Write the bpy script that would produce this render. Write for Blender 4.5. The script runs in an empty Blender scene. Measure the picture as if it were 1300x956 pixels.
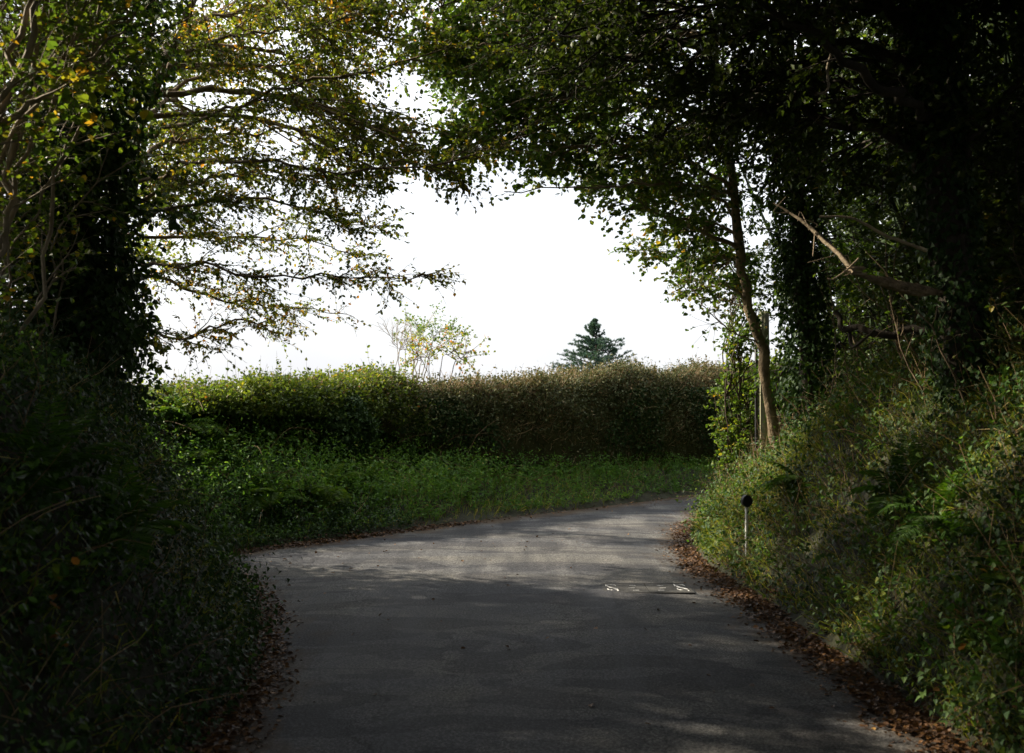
import bpy, math
import numpy as np
PI = math.pi
rng = np.random.default_rng(11)
scene = bpy.context.scene
COL = scene.collection
CAMZ = 1.6
F = 1264.0
PITCH = math.radians(1.0)

# ---------------------------------------------------------------- helpers
def W(u, v, Y):
    """a point seen at (u, v) of the 1300x956 photograph, Y metres down the lane"""
    cx, cy = (u - 650) / F, (478 - v) / F
    d = np.array([cx, math.cos(PITCH) - cy * math.sin(PITCH), math.sin(PITCH) + cy * math.cos(PITCH)])
    return np.array([0, 0, CAMZ]) + d * (Y / d[1])

def WP(lst):
    return np.array([W(*p) for p in lst])

def nrm(a):
    return a / np.maximum(np.linalg.norm(a, axis=-1, keepdims=True), 1e-9)

def sm(x):
    x = np.clip(x, 0, 1)
    return x * x * (3 - 2 * x)

def vnoise(P, scale, seed=0):
    """cheap smooth noise -1..1 made of rotated sines"""
    r = np.random.default_rng(1000 + seed)
    out = 0
    for k in range(6):
        w = r.normal(size=P.shape[-1]) * scale * (0.7 + 0.35 * k)
        out = out + np.sin(P @ w + r.uniform(0, 6.28)) / (1 + 0.35 * k)
    return out / 3.2

class Buf:
    def __init__(s):
        s.V, s.L, s.S, s.T, s.n = [], [], [], [], 0
    def add(s, V, faces, tone=None):
        """V (n,3); faces (m,k) ints; tone (m,)"""
        V = np.asarray(V, dtype=np.float32).reshape(-1, 3)
        faces = np.asarray(faces)
        s.V.append(V); s.L.append((faces + s.n).astype(np.int32).ravel())
        s.S.append(np.full(len(faces), faces.shape[1], np.int32))
        s.T.append(np.full(len(faces), 0.5, np.float32) if tone is None else np.broadcast_to(np.asarray(tone, dtype=np.float32), (len(faces),)))
        s.n += len(V)
    def build(s, name, mat, parent=None, smooth=False, loc=None):
        me = bpy.data.meshes.new(name)
        V = np.concatenate(s.V); L = np.concatenate(s.L); S = np.concatenate(s.S); T = np.concatenate(s.T)
        if loc is not None: V = V - np.asarray(loc, dtype=np.float32)
        me.vertices.add(len(V)); me.vertices.foreach_set('co', V.ravel())
        me.loops.add(len(L)); me.loops.foreach_set('vertex_index', L)
        me.polygons.add(len(S))
        st = np.concatenate([[0], np.cumsum(S)[:-1]]).astype(np.int32)
        me.polygons.foreach_set('loop_start', st)
        me.polygons.foreach_set('loop_total', S)
        me.update(calc_edges=True)
        a = me.attributes.new('tone', 'FLOAT', 'FACE'); a.data.foreach_set('value', T)
        me.polygons.foreach_set('use_smooth', np.full(len(S), smooth))
        me.materials.append(mat)
        o = bpy.data.objects.new(name, me); COL.objects.link(o)
        if parent is not None: o.parent = parent
        return o

def tag(o, label=None, cat=None, group=None, kind=None):
    if label: o['label'] = label
    if cat: o['category'] = cat
    if group: o['group'] = group
    if kind: o['kind'] = kind
    return o

def empty(name, loc, label, cat, group=None):
    o = bpy.data.objects.new(name, None); COL.objects.link(o)
    o.location = [float(c) for c in loc]; o.empty_display_size = 0.2
    return tag(o, label, cat, group)

def frames(D, Nrm=None):
    D = nrm(D)
    if Nrm is None: Nrm = rng.normal(size=D.shape)
    S = nrm(np.cross(D, Nrm)); N = np.cross(S, D)
    return D, S, N

SH = {
 'oval': (np.array([[0, 0, 0], [.28, .33, .07], [.68, .27, .05], [1, 0, -.10], [.68, -.27, .05], [.28, -.33, .07]]), [[0, 3, 2, 1], [0, 5, 4, 3]]),
 'round': (np.array([[0, 0, 0], [.2, .42, .06], [.6, .45, .05], [1, 0, -.08], [.6, -.45, .05], [.2, -.42, .06]]), [[0, 3, 2, 1], [0, 5, 4, 3]]),
 'simple': (np.array([[0, 0, 0], [.45, .32, .05], [1, 0, -.06], [.45, -.32, .05]]), [[0, 3, 2, 1]]),
 'ivy': (np.array([[0, 0, 0], [-.1, .3, .02], [.25, .5, .0], [.45, .24, .05], [1, 0, -.05], [.45, -.24, .05], [.25, -.5, 0], [-.1, -.3, .02]]), [[0, 4, 3, 2, 1], [0, 7, 6, 5, 4]][:0] + [[0, 4, 3, 2], [0, 6, 5, 4]]),
 'lance': (np.array([[0, 0, 0], [.3, .15, .03], [.7, .12, .03], [1, 0, -.08], [.7, -.12, .03], [.3, -.15, .03]]), [[0, 3, 2, 1], [0, 5, 4, 3]]),
}
SH['ivy'] = (np.array([[0, 0, 0], [.1, .42, .03], [.42, .30, .04], [1, 0, -.05], [.42, -.30, .04], [.1, -.42, .03]]), [[0, 3, 2, 1], [0, 5, 4, 3]])

def leaves(buf, P, D, L, tone, shape='oval', N=None, wid=1.0):
    n = len(P)
    if n == 0: return
    T, fc = SH[shape]; fc = np.array(fc)
    D, S, Nn = frames(D, N)
    L = np.broadcast_to(np.asarray(L, dtype=float), (n,))[:, None, None]
    V = P[:, None, :] + L * (T[None, :, 0:1] * D[:, None] + wid * T[None, :, 1:2] * S[:, None] + T[None, :, 2:3] * Nn[:, None])
    k = len(T)
    Fc = (np.arange(n)[:, None, None] * k + fc[None]).reshape(-1, fc.shape[1])
    buf.add(V.reshape(-1, 3), Fc, np.repeat(np.broadcast_to(tone, (n,)), len(fc)))

def blades(buf, P, D, L, wd, tone, bend=0.5, G=None):
    """grass blades / fronds: tapered strip bending towards G (default down)"""
    n = len(P); D, S, N = frames(D)
    L = np.broadcast_to(np.asarray(L, dtype=float), (n,))[:, None]
    wd = np.broadcast_to(np.asarray(wd, dtype=float), (n,))[:, None]
    g = np.array([0, 0, -1.]) if G is None else G
    bend = np.broadcast_to(np.asarray(bend, dtype=float), (n,))[:, None]
    m = P + D * L * .5 + g * L * bend * .12
    t = P + D * L * .93 + g * L * bend * .55
    V = np.stack([P - S * wd * .5, P + S * wd * .5, m - S * wd * .42, m + S * wd * .42, t], 1).reshape(-1, 3)
    i = np.arange(n)[:, None] * 5
    buf.add(V, i + np.array([[0, 1, 3, 2]]), tone)
    buf.add(np.zeros((0, 3)), np.zeros((0, 3), int)) if False else None
    # tip triangles re-use the vertices just added
    buf.L.append((i + np.array([[2, 3, 4]]) + buf.n - len(V)).astype(np.int32).ravel())
    buf.S.append(np.full(n, 3, np.int32)); buf.T.append(np.broadcast_to(np.asarray(tone, dtype=np.float32), (n,)))

def tubes(buf, P, R, sides=4, tone=0.5):
    """P (n,k,3) polylines, R (n,k) radii"""
    P = np.asarray(P, dtype=float); n, k, _ = P.shape
    R = np.broadcast_to(R, (n, k))
    T = np.gradient(P, axis=1); T = nrm(T)
    ref = nrm(rng.normal(size=(n, 1, 3)) * .01 + np.array([.31, .87, .38]))
    ref = np.broadcast_to(ref, P.shape)
    A = nrm(np.cross(T, ref)); B = np.cross(T, A)
    an = np.arange(sides) * 2 * PI / sides
    V = P[:, :, None] + R[:, :, None, None] * (np.cos(an)[:, None] * A[:, :, None] + np.sin(an)[:, None] * B[:, :, None])
    i = np.arange(n)[:, None, None] * k * sides
    j = np.arange(k - 1)[None, :, None] * sides
    s = np.arange(sides)[None, None, :]; s2 = (s + 1) % sides
    Fc = np.stack([i + j + s, i + j + s2, i + j + sides + s2, i + j + sides + s], -1).reshape(-1, 4)
    buf.add(V.reshape(-1, 3), Fc, tone if np.isscalar(tone) else np.repeat(tone, (k - 1) * sides))

def spline(P, m):
    """Catmull-Rom resample of a polyline to m points"""
    P = np.asarray(P, dtype=float)
    Q = np.vstack([2 * P[0] - P[1], P, 2 * P[-1] - P[-2]])
    d = np.r_[0, np.cumsum(np.linalg.norm(np.diff(P, axis=0), axis=1))]
    t = np.linspace(0, d[-1], m); i = np.clip(np.searchsorted(d, t, 'right') - 1, 0, len(P) - 2)
    f = ((t - d[i]) / np.maximum(d[i + 1] - d[i], 1e-9))[:, None]
    a, b, c, e = Q[i], Q[i + 1], Q[i + 2], Q[i + 3]
    return .5 * ((2 * b) + (-a + c) * f + (2 * a - 5 * b + 4 * c - e) * f ** 2 + (-a + 3 * b - 3 * c + e) * f ** 3)

def limb(buf, pts, r0, r1, m=14, sides=8, wob=0.02, knots=0.12):
    C = spline(pts, m)
    Ln = np.linalg.norm(C[-1] - C[0])
    C[1:-1] += rng.normal(size=(m - 2, 3)) * wob * min(1, Ln / 3)
    t = np.linspace(0, 1, m)
    R = (r0 * (1 - t) + r1 * t) * (1 + rng.normal(size=m) * knots * .5)
    tubes(buf, C[None], R[None], sides)
    return C

def grow(S, D, L, k=4, wob=.15, droop=0.0, up=0.0):
    """polylines (n,k,3) from starts, directions, lengths"""
    n = len(S); P = [S]; D = nrm(D)
    L = np.broadcast_to(L, (n,))[:, None] / (k - 1)
    for i in range(k - 1):
        D = nrm(D + rng.normal(size=D.shape) * wob + np.array([0, 0, up - droop]))
        P.append(P[-1] + D * L)
    return np.stack(P, 1)

def spawn(P, m, t0=.2, t1=1., ang=.9, flat=1.0, jit=.25):
    """m side shoots per polyline -> starts, dirs, parent t"""
    n, k, _ = P.shape
    t = rng.uniform(t0, t1, (n, m)) * (k - 1)
    i = np.clip(t.astype(int), 0, k - 2); f = (t - i)[..., None]
    ar = np.arange(n)[:, None]
    A, B = P[ar, i], P[ar, i + 1]
    S = A * (1 - f) + B * f; T = nrm(B - A)
    Q = rng.normal(size=T.shape); Q[..., 2] *= flat
    Q = nrm(Q - (Q * T).sum(-1, keepdims=True) * T)
    a = ang * (1 + rng.normal(size=(n, m, 1)) * jit)
    D = T * np.cos(a) + Q * np.sin(a)
    return S.reshape(-1, 3), D.reshape(-1, 3), (t / (k - 1)).ravel()

def leafy(bl, bb, tw, nl, L, shape, tone, flat=.35, spread=.5, wid=1., droop=.25, r=.0022, twigs=True, tjit=.18, hang=0.):
    """clothe twigs (n,k,3) with nl leaves each; bb gets the twig wood"""
    n = len(tw)
    if twigs: tubes(bb, tw, np.broadcast_to(np.linspace(r, r * .5, tw.shape[1]), tw.shape[:2]), 3)
    S, D, t = spawn(tw, nl, .12, 1., .95, flat)
    D = nrm(D + np.array([0, 0, -droop]))
    N = nrm(np.array([0, 0, 1.]) + rng.normal(size=D.shape) * spread)
    ct = np.repeat(np.broadcast_to(tone, (n,)), nl) + rng.normal(size=n * nl) * tjit
    leaves(bl, S, D, L * rng.uniform(.6, 1.2, n * nl), np.clip(ct, 0, 1), shape, N, wid)

# ---------------------------------------------------------------- materials
def newmat(name):
    m = bpy.data.materials.new(name); m.use_nodes = True
    nt = m.node_tree; nt.nodes.clear()
    out = nt.nodes.new('ShaderNodeOutputMaterial')
    return m, nt, out

def nd(nt, kind, **kw):
    n = nt.nodes.new(kind)
    for k, v in kw.items():
        if k.startswith('i_'): n.inputs[int(k[2:]) if k[2:].isdigit() else k[2:].replace('_', ' ')].default_value = v
        else: setattr(n, k, v)
    return n

def ramp(nt, stops, interp='LINEAR'):
    r = nt.nodes.new('ShaderNodeValToRGB'); cr = r.color_ramp; cr.interpolation = interp
    while len(cr.elements) < len(stops): cr.elements.new(.5)
    for e, (p, c) in zip(cr.elements, stops):
        e.position = p; e.color = (*c, 1)
    return r

GAIN = dict(beech_leaves=1.35, hazel_leaves=1.5, oak_leaves=1.5, hedge_leaves=1.7, bramble_leaves=1.6, verge_plants=1.9, grass_blades=1.7, ivy_leaves=1.5)
def leafmat(name, stops, trans=.35, rough=.5, spec=.3, tcol=(1.5, 1.5, .6)):
    g = GAIN.get(name, 1.)
    stops = [(p, tuple(c * g for c in col)) for p, col in stops]
    m, nt, out = newmat(name)
    at = nd(nt, 'ShaderNodeAttribute', attribute_name='tone')
    r = ramp(nt, stops); nt.links.new(at.outputs['Fac'], r.inputs[0])
    p = nd(nt, 'ShaderNodeBsdfPrincipled'); p.inputs['Roughness'].default_value = rough
    p.inputs['Specular IOR Level'].default_value = spec
    nt.links.new(r.outputs[0], p.inputs['Base Color'])
    if trans > 0:
        mu = nd(nt, 'ShaderNodeVectorMath', operation='MULTIPLY'); mu.inputs[1].default_value = tcol
        nt.links.new(r.outputs[0], mu.inputs[0])
        tr = nd(nt, 'ShaderNodeBsdfTranslucent'); nt.links.new(mu.outputs[0], tr.inputs[0])
        mx = nd(nt, 'ShaderNodeMixShader'); mx.inputs[0].default_value = trans
        nt.links.new(p.outputs[0], mx.inputs[1]); nt.links.new(tr.outputs[0], mx.inputs[2])
        nt.links.new(mx.outputs[0], out.inputs[0])
    else: nt.links.new(p.outputs[0], out.inputs[0])
    return m

def noisemat(name, c1, c2, scale=6, rough=.85, bump=.3, stretch=(1, 1, 1), c3=None, bs=None, spec=.3, metal=0.):
    m, nt, out = newmat(name)
    tc = nd(nt, 'ShaderNodeTexCoord'); mp = nd(nt, 'ShaderNodeMapping'); mp.inputs['Scale'].default_value = stretch
    nt.links.new(tc.outputs['Object'], mp.inputs[0])
    no = nd(nt, 'ShaderNodeTexNoise'); no.inputs['Scale'].default_value = scale; no.inputs['Detail'].default_value = 8; no.inputs['Roughness'].default_value = .65
    nt.links.new(mp.outputs[0], no.inputs['Vector'])
    st = [(.32, c1), (.62, c2)] + ([(.75, c3)] if c3 else [])
    r = ramp(nt, st); nt.links.new(no.outputs[0], r.inputs[0])
    p = nd(nt, 'ShaderNodeBsdfPrincipled'); p.inputs['Roughness'].default_value = rough
    p.inputs['Specular IOR Level'].default_value = spec; p.inputs['Metallic'].default_value = metal
    nt.links.new(r.outputs[0], p.inputs['Base Color'])
    n2 = nd(nt, 'ShaderNodeTexNoise'); n2.inputs['Scale'].default_value = bs or scale * 3; n2.inputs['Detail'].default_value = 5
    nt.links.new(mp.outputs[0], n2.inputs['Vector'])
    b = nd(nt, 'ShaderNodeBump'); b.inputs['Strength'].default_value = bump; b.inputs['Distance'].default_value = .02
    nt.links.new(n2.outputs[0], b.inputs['Height']); nt.links.new(b.outputs[0], p.inputs['Normal'])
    nt.links.new(p.outputs[0], out.inputs[0])
    return m

G = lambda *a: a
M = {}
# autumn beech / hazel leaves: dark green -> green -> olive -> yellow / orange
M['beech'] = leafmat('beech_leaves', [(0, G(.030, .052, .010)), (.4, G(.070, .098, .016)), (.70, G(.125, .130, .020)), (.86, G(.26, .19, .025)), (1, G(.30, .13, .025))], .55, .42, .35)
M['hazel'] = leafmat('hazel_leaves', [(0, G(.028, .055, .012)), (.5, G(.060, .105, .018)), (.84, G(.115, .145, .020)), (.95, G(.30, .23, .03)), (1, G(.35, .2, .03))], .45, .45, .3)
M['oak'] = leafmat('oak_leaves', [(0, G(.016, .028, .008)), (.5, G(.035, .055, .012)), (.85, G(.065, .080, .015)), (1, G(.16, .11, .02))], .35, .45, .3)
M['ivy'] = leafmat('ivy_leaves', [(0, G(.012, .026, .010)), (.5, G(.026, .052, .016)), (.85, G(.055, .090, .022)), (1, G(.11, .13, .02))], .22, .52, .14)
M['hedge'] = leafmat('hedge_leaves', [(0, G(.022, .034, .011)), (.4, G(.050, .058, .024)), (.65, G(.085, .084, .036)), (.82, G(.13, .100, .050)), (1, G(.22, .16, .085))], .2, .6, .2, (1.1, 1.05, .7))
M['bramble'] = leafmat('bramble_leaves', [(0, G(.022, .040, .010)), (.4, G(.050, .078, .015)), (.75, G(.10, .125, .020)), (.95, G(.20, .18, .03)), (1, G(.22, .09, .03))], .4, .5, .3)
M['verge'] = leafmat('verge_plants', [(0, G(.024, .060, .010)), (.5, G(.052, .108, .022)), (.85, G(.09, .15, .03)), (1, G(.18, .16, .05))], .4, .5, .25)
M['grass'] = leafmat('grass_blades', [(0, G(.035, .055, .010)), (.45, G(.095, .120, .018)), (.7, G(.17, .17, .035)), (.85, G(.28, .22, .08)), (1, G(.36, .28, .14))], .4, .5, .25)
M['fern'] = leafmat('fern_fronds', [(0, G(.025, .065, .010)), (.6, G(.055, .125, .015)), (1, G(.11, .17, .02))], .4, .5, .25)
M['dock'] = leafmat('broad_leaves', [(0, G(.03, .075, .012)), (.6, G(.06, .13, .018)), (.92, G(.13, .19, .02)), (1, G(.30, .13, .03))], .4, .4, .35)
M['straw'] = leafmat('dry_stems', [(0, G(.10, .06, .03)), (.5, G(.24, .16, .085)), (1, G(.42, .31, .18))], .1, .7, .2)
M['twig'] = leafmat('twig_bark', [(0, G(.025, .018, .012)), (1, G(.10, .075, .055))], 0, .7, .2)
M['litter'] = leafmat('fallen_leaves', [(0, G(.035, .018, .010)), (.4, G(.10, .048, .020)), (.75, G(.20, .10, .035)), (.93, G(.32, .17, .05)), (1, G(.5, .33, .05))], .1, .6, .3)
M['spruce'] = leafmat('spruce_needles', [(0, G(.026, .055, .044)), (.6, G(.055, .105, .080)), (1, G(.09, .15, .10))], .15, .55, .25)
M['bark_dark'] = noisemat('bark_dark', G(.018, .014, .010), G(.055, .045, .032), 9, bump=.6, stretch=(1, 1, .25))
M['bark_brown'] = noisemat('bark_brown', G(.07, .050, .030), G(.21, .155, .095), 10, bump=.7, stretch=(1, 1, .35), c3=G(.14, .15, .07))
M['bark_tan'] = noisemat('bark_tan', G(.12, .085, .05), G(.32, .24, .15), 14, bump=1., stretch=(1, 1, .5), c3=G(.20, .21, .10))
M['bark_pale'] = noisemat('bark_pale', G(.13, .10, .07), G(.30, .25, .18), 9, bump=.5, stretch=(1, 1, .4))
M['dead'] = noisemat('dead_wood', G(.16, .12, .075), G(.40, .32, .22), 8, bump=.6, stretch=(.3, 1, 1))
M['dead_grey'] = noisemat('dead_wood_weathered', G(.07, .05, .03), G(.26, .19, .12), 26, bump=1., stretch=(.2, 1, 1))
M['soil'] = noisemat('soil', G(.016, .014, .007), G(.030, .032, .013), 5, bump=.8, c3=G(.030, .042, .012), bs=14)
M['core'] = noisemat('inner_growth', G(.030, .034, .016), G(.075, .072, .034), 5, rough=.95, bump=1., bs=18, spec=.05)
M['pole'] = noisemat('pole_wood', G(.17, .17, .11), G(.30, .29, .20), 5, bump=.4, stretch=(1, 1, .08))
M['black'] = noisemat('black_plastic', G(.012, .012, .014), G(.02, .02, .022), 20, rough=.5, bump=.1)
M['yellow'] = noisemat('yellow_tape', G(.45, .32, .03), G(.55, .42, .05), 20, rough=.5, bump=.1)
M['white'] = noisemat('white_paint', G(.45, .45, .43), G(.75, .75, .72), 25, rough=.6, bump=.2)
M['iron'] = noisemat('worn_iron', G(.040, .040, .040), G(.085, .083, .080), 30, rough=.75, bump=.4, spec=.12)
M['bright_iron'] = noisemat('polished_iron', G(.30, .30, .31), G(.75, .75, .75), 28, rough=.5, bump=.2)

def asphalt():
    m, nt, out = newmat('lane_asphalt')
    tc = nd(nt, 'ShaderNodeTexCoord')
    def noise(sc, det=6, st=(1, 1, 1), dist=0.):
        mp = nd(nt, 'ShaderNodeMapping'); mp.inputs['Scale'].default_value = st
        nt.links.new(tc.outputs['Object'], mp.inputs[0])
        n = nd(nt, 'ShaderNodeTexNoise'); n.inputs['Scale'].default_value = sc; n.inputs['Detail'].default_value = det
        n.inputs['Distortion'].default_value = dist
        nt.links.new(mp.outputs[0], n.inputs['Vector']); return n
    big = noise(.7, 5, dist=.6); fine = noise(75, 4); grit = noise(260, 2); streak = noise(1.6, 6, (2.2, .28, 1), .3); cross = noise(1.2, 6, (.3, 1.5, 1), .4)
    r1 = ramp(nt, [(.3, G(.058, .061, .069)), (.7, G(.112, .113, .117))]); nt.links.new(big.outputs[0], r1.inputs[0])
    r2 = ramp(nt, [(.38, G(.70, .70, .71)), (.62, G(1.25, 1.23, 1.20))]); nt.links.new(streak.outputs[0], r2.inputs[0])
    r3 = ramp(nt, [(.30, G(.45, .45, .45)), (.5, G(.95, .95, .95)), (.70, G(1.9, 1.87, 1.8))]); nt.links.new(fine.outputs[0], r3.inputs[0])
    r4 = ramp(nt, [(.4, G(.9, .9, .92)), (.62, G(1.12, 1.08, 1.0))]); nt.links.new(cross.outputs[0], r4.inputs[0])
    r5 = ramp(nt, [(.35, G(.6, .6, .6)), (.5, G(1, 1, 1)), (.68, G(1.8, 1.8, 1.75))]); nt.links.new(grit.outputs[0], r5.inputs[0])
    # repaired patches and fine cracks
    vo = nd(nt, 'ShaderNodeTexVoronoi', feature='DISTANCE_TO_EDGE'); vo.inputs['Scale'].default_value = .9
    wn = noise(3., 4); wm = nd(nt, 'ShaderNodeVectorMath', operation='MULTIPLY_ADD'); wm.inputs[1].default_value = (.5, .5, 0)
    nt.links.new(wn.outputs['Color'], wm.inputs[0]); nt.links.new(tc.outputs['Object'], wm.inputs[2]); nt.links.new(wm.outputs[0], vo.inputs['Vector'])
    r6 = ramp(nt, [(.0, G(.58, .58, .59)), (.008, G(.97, .97, .97)), (.03, G(1, 1, 1))]); nt.links.new(vo.outputs[0], r6.inputs[0])
    pt = noise(.9, 2, (1, 2.2, 1), 1.2); r7 = ramp(nt, [(.52, G(1, 1, 1)), (.535, G(.66, .66, .69))]); nt.links.new(pt.outputs[0], r7.inputs[0])
    prev = r1.outputs[0]
    for r in (r2, r3, r4, r5, r6, r7):
        mu = nd(nt, 'ShaderNodeVectorMath', operation='MULTIPLY')
        nt.links.new(prev, mu.inputs[0]); nt.links.new(r.outputs[0], mu.inputs[1]); prev = mu.outputs[0]
    # edge dirt carried in the 'tone' attribute (1 at the verges)
    at = nd(nt, 'ShaderNodeAttribute', attribute_name='tone')
    dn = noise(2.5, 8, dist=.5)
    ad = nd(nt, 'ShaderNodeMath', operation='MULTIPLY_ADD'); nt.links.new(dn.outputs[0], ad.inputs[0]); ad.inputs[1].default_value = 1.6
    nt.links.new(at.outputs['Fac'], ad.inputs[2])
    dr = ramp(nt, [(.95, G(0, 0, 0)), (1.0, G(1, 1, 1))]); 
    mr = nd(nt, 'ShaderNodeMapRange'); mr.inputs['From Min'].default_value = 1.15; mr.inputs['From Max'].default_value = 1.75; mr.inputs['To Max'].default_value = .85
    nt.links.new(ad.outputs[0], mr.inputs[0])
    mx = nd(nt, 'ShaderNodeMix', data_type='RGBA'); mx.inputs[7].default_value = (.075, .052, .032, 1)
    nt.links.new(mr.outputs[0], mx.inputs[0]); nt.links.new(prev, mx.inputs[6])
    p = nd(nt, 'ShaderNodeBsdfPrincipled'); nt.links.new(mx.outputs[2], p.inputs['Base Color'])
    rr = nd(nt, 'ShaderNodeMapRange'); rr.inputs['From Min'].default_value = .3; rr.inputs['From Max'].default_value = .7
    rr.inputs['To Min'].default_value = .62; rr.inputs['To Max'].default_value = .85
    nt.links.new(streak.outputs[0], rr.inputs[0]); nt.links.new(rr.outputs[0], p.inputs['Roughness'])
    p.inputs['Specular IOR Level'].default_value = .08
    b = nd(nt, 'ShaderNodeBump'); b.inputs['Strength'].default_value = .5; b.inputs['Distance'].default_value = .006
    nt.links.new(fine.outputs[0], b.inputs['Height']); nt.links.new(b.outputs[0], p.inputs['Normal'])
    nt.links.new(p.outputs[0], out.inputs[0])
    return m
M['asphalt'] = asphalt()

# ---------------------------------------------------------------- terrain
OUT = np.array([(-1.4, -60), (-1.4, 3), (-1.48, 5.5), (-1.88, 7.2), (-2.43, 8.6), (-3.0, 9.35), (-3.2, 9.8), (-1.92, 11.05), (-1.05, 12.0), (0, 13.05), (1.24, 14.2), (2.87, 15.8), (6, 18.6), (12, 22.5), (26, 29), (60, 42)], float)
INN = np.array([(2.08, -60), (2.06, 3), (2.04, 5.5), (1.97, 7.5), (1.84, 9.4), (1.90, 10.3), (2.20, 11.9), (2.62, 13.6), (3.6, 14.9), (5.6, 16.0), (9, 17.9), (14, 20.6), (28, 26.8), (62, 39)], float)

def dist_poly(X, Y, P):
    best = np.full(X.shape, 1e9)
    for a, b in zip(P[:-1], P[1:]):
        ab = b - a; L2 = ab @ ab
        t = np.clip(((X - a[0]) * ab[0] + (Y - a[1]) * ab[1]) / L2, 0, 1)
        d = np.hypot(X - a[0] - t * ab[0], Y - a[1] - t * ab[1])
        best = np.minimum(best, d)
    return best

def inside(X, Y, P):
    c = np.zeros(X.shape, bool); n = len(P)
    for i in range(n):
        x1, y1 = P[i]; x2, y2 = P[(i + 1) % n]
        if y1 == y2: continue
        k = ((y1 > Y) != (y2 > Y)) & (X < (x2 - x1) * (Y - y1) / (y2 - y1) + x1)
        c ^= k
    return c
ROADPOLY = np.vstack([OUT, INN[::-1]])

def road_d(X, Y):
    """signed distance outside the lane, and which side (True = outer / left)"""
    dl, dr = dist_poly(X, Y, OUT), dist_poly(X, Y, INN)
    ins = inside(X, Y, ROADPOLY)
    d = np.minimum(dl, dr)
    return np.where(ins, -d, d), dl < dr

def H(X, Y):
    X = np.asarray(X, float); Y = np.asarray(Y, float)
    d, left = road_d(X, Y)
    dd = np.maximum(d, 0)
    P2 = np.stack([X, Y], -1)
    nz = vnoise(P2, 1.3, 1) * .10 + vnoise(P2, 4.5, 2) * .035
    w = sm((Y - 9.2) / 1.3)                       # near bank -> verge
    hb = 2.0 * (1 - np.exp(-(dd / .85) ** 1.6))
    hv = .26 * sm(dd / 1.0) + 1.0 * sm((dd - 1.1) / 1.5) + .38 * sm(dd / 1.6) * sm((-1.2 - X) / 1.6) * (1 - sm((dd - 2) / 1.))
    hl = hb * (1 - w) + hv * w
    kr = 1 - .40 * sm((Y - 8.2) / 2.4)
    hr = kr * (2.25 * (1 - np.exp(-(dd / 1.0) ** 1.45)) + .5 * sm((dd - 1.5) / 5))
    h = np.where(left, hl, hr)
    far = sm((dd - 8) / 25)
    h = h * (1 - far) + 1.0 * far
    h = h + nz * sm(dd / .5) * (1 - .7 * far)
    return np.where(d < 0, -.05, h - .05 + .09 * sm(dd / .06))

def axis(lo, hi, step, far):
    n = int((hi - lo) / step) + 1
    core = np.linspace(lo, hi, n)
    out = np.geomspace(1, far, 26)
    return np.concatenate([(lo - out)[::-1], core, hi + out])

def grid_mesh(X, Y, Z, keep=None, tone=None):
    ny, nx = X.shape
    V = np.stack([X, Y, Z], -1).reshape(-1, 3)
    i = (np.arange(ny - 1)[:, None] * nx + np.arange(nx - 1)[None]).ravel()
    Fc = np.stack([i, i + 1, i + nx + 1, i + nx], 1)
    if keep is not None:
        Fc = Fc[keep.ravel()[Fc].all(1)]
        used = np.unique(Fc); remap = np.zeros(len(V), int); remap[used] = np.arange(len(used))
        tn = tone.ravel()[Fc].mean(1) if tone is not None else None
        V = V[used]; Fc = remap[Fc]
    else: tn = tone.ravel()[Fc].mean(1) if tone is not None else None
    b = Buf(); b.add(V, Fc, tn); return b

ax, ay = axis(-12, 16, .13, 1600), axis(-14, 30, .13, 1600)
GX, GY = np.meshgrid(ax, ay)
tag(grid_mesh(GX, GY, H(GX, GY)).build('ground', M['soil'], smooth=True), 'bare soil of the banks under the plants', kind='structure')
ax, ay = np.linspace(-5, 30, 351), np.linspace(-20, 32, 521)
GX, GY = np.meshgrid(ax, ay)
d_, _ = road_d(GX, GY)
camber = .02 * sm(-d_ / 1.2) + vnoise(np.stack([GX, GY], -1), 1.1, 5) * .006
tag(grid_mesh(GX, GY, camber - .012, keep=d_ < .16, tone=np.clip(1 + d_ / .7, 0, 1)).build('road', M['asphalt'], smooth=True), 'grey asphalt lane bending away to the right', kind='structure')
def RZ(x, y):
    P = np.stack([np.atleast_1d(np.asarray(x, float)), np.atleast_1d(np.asarray(y, float))], -1)
    dd, _ = road_d(P[:, 0], P[:, 1])
    return .02 * sm(-dd / 1.2) + vnoise(P, 1.1, 5) * .006 - .012

def normals(X, Y, e=.12):
    gx = (H(X + e, Y) - H(X - e, Y)) / (2 * e); gy = (H(X, Y + e) - H(X, Y - e)) / (2 * e)
    return nrm(np.stack([-gx, -gy, np.ones_like(gx)], -1))

def hit(u, v, dz=0.):
    Ys = np.linspace(2.5, 25, 900); d = W(u, v, 1.) - np.array([0, 0, CAMZ])
    P = np.array([0, 0, CAMZ]) + Ys[:, None] * d
    k = np.argmax(P[:, 2] < H(P[:, 0], P[:, 1]) + .03)
    x, y = P[k, :2]
    return (x, y, float(H(np.array([x]), np.array([y]))[0]) + dz)

def scatter(n, x0, x1, y0, y1, dens=None):
    X = rng.uniform(x0, x1, n); Y = rng.uniform(y0, y1, n)
    d, left = road_d(X, Y)
    p = dens(X, Y, d, left)
    k = rng.uniform(0, 1, n) < p
    X, Y = X[k], Y[k]
    return np.stack([X, Y, H(X, Y)], -1), d[k], left[k]

# ---------------------------------------------------------------- ground cover (stuff)
def visible_band(X, Y):
    return np.abs(X) < .62 * np.maximum(Y, 0) + 1.2

PX, PY = float(W(948, 668, 8.7)[0]), 8.7
def clear_post(X, Y): return np.where((np.hypot(X - PX, Y - PY) < .10) | ((np.abs(X - PX * Y / PY) < .07) & (Y < PY) & (Y > PY - .12)), 0., 1.)
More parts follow.
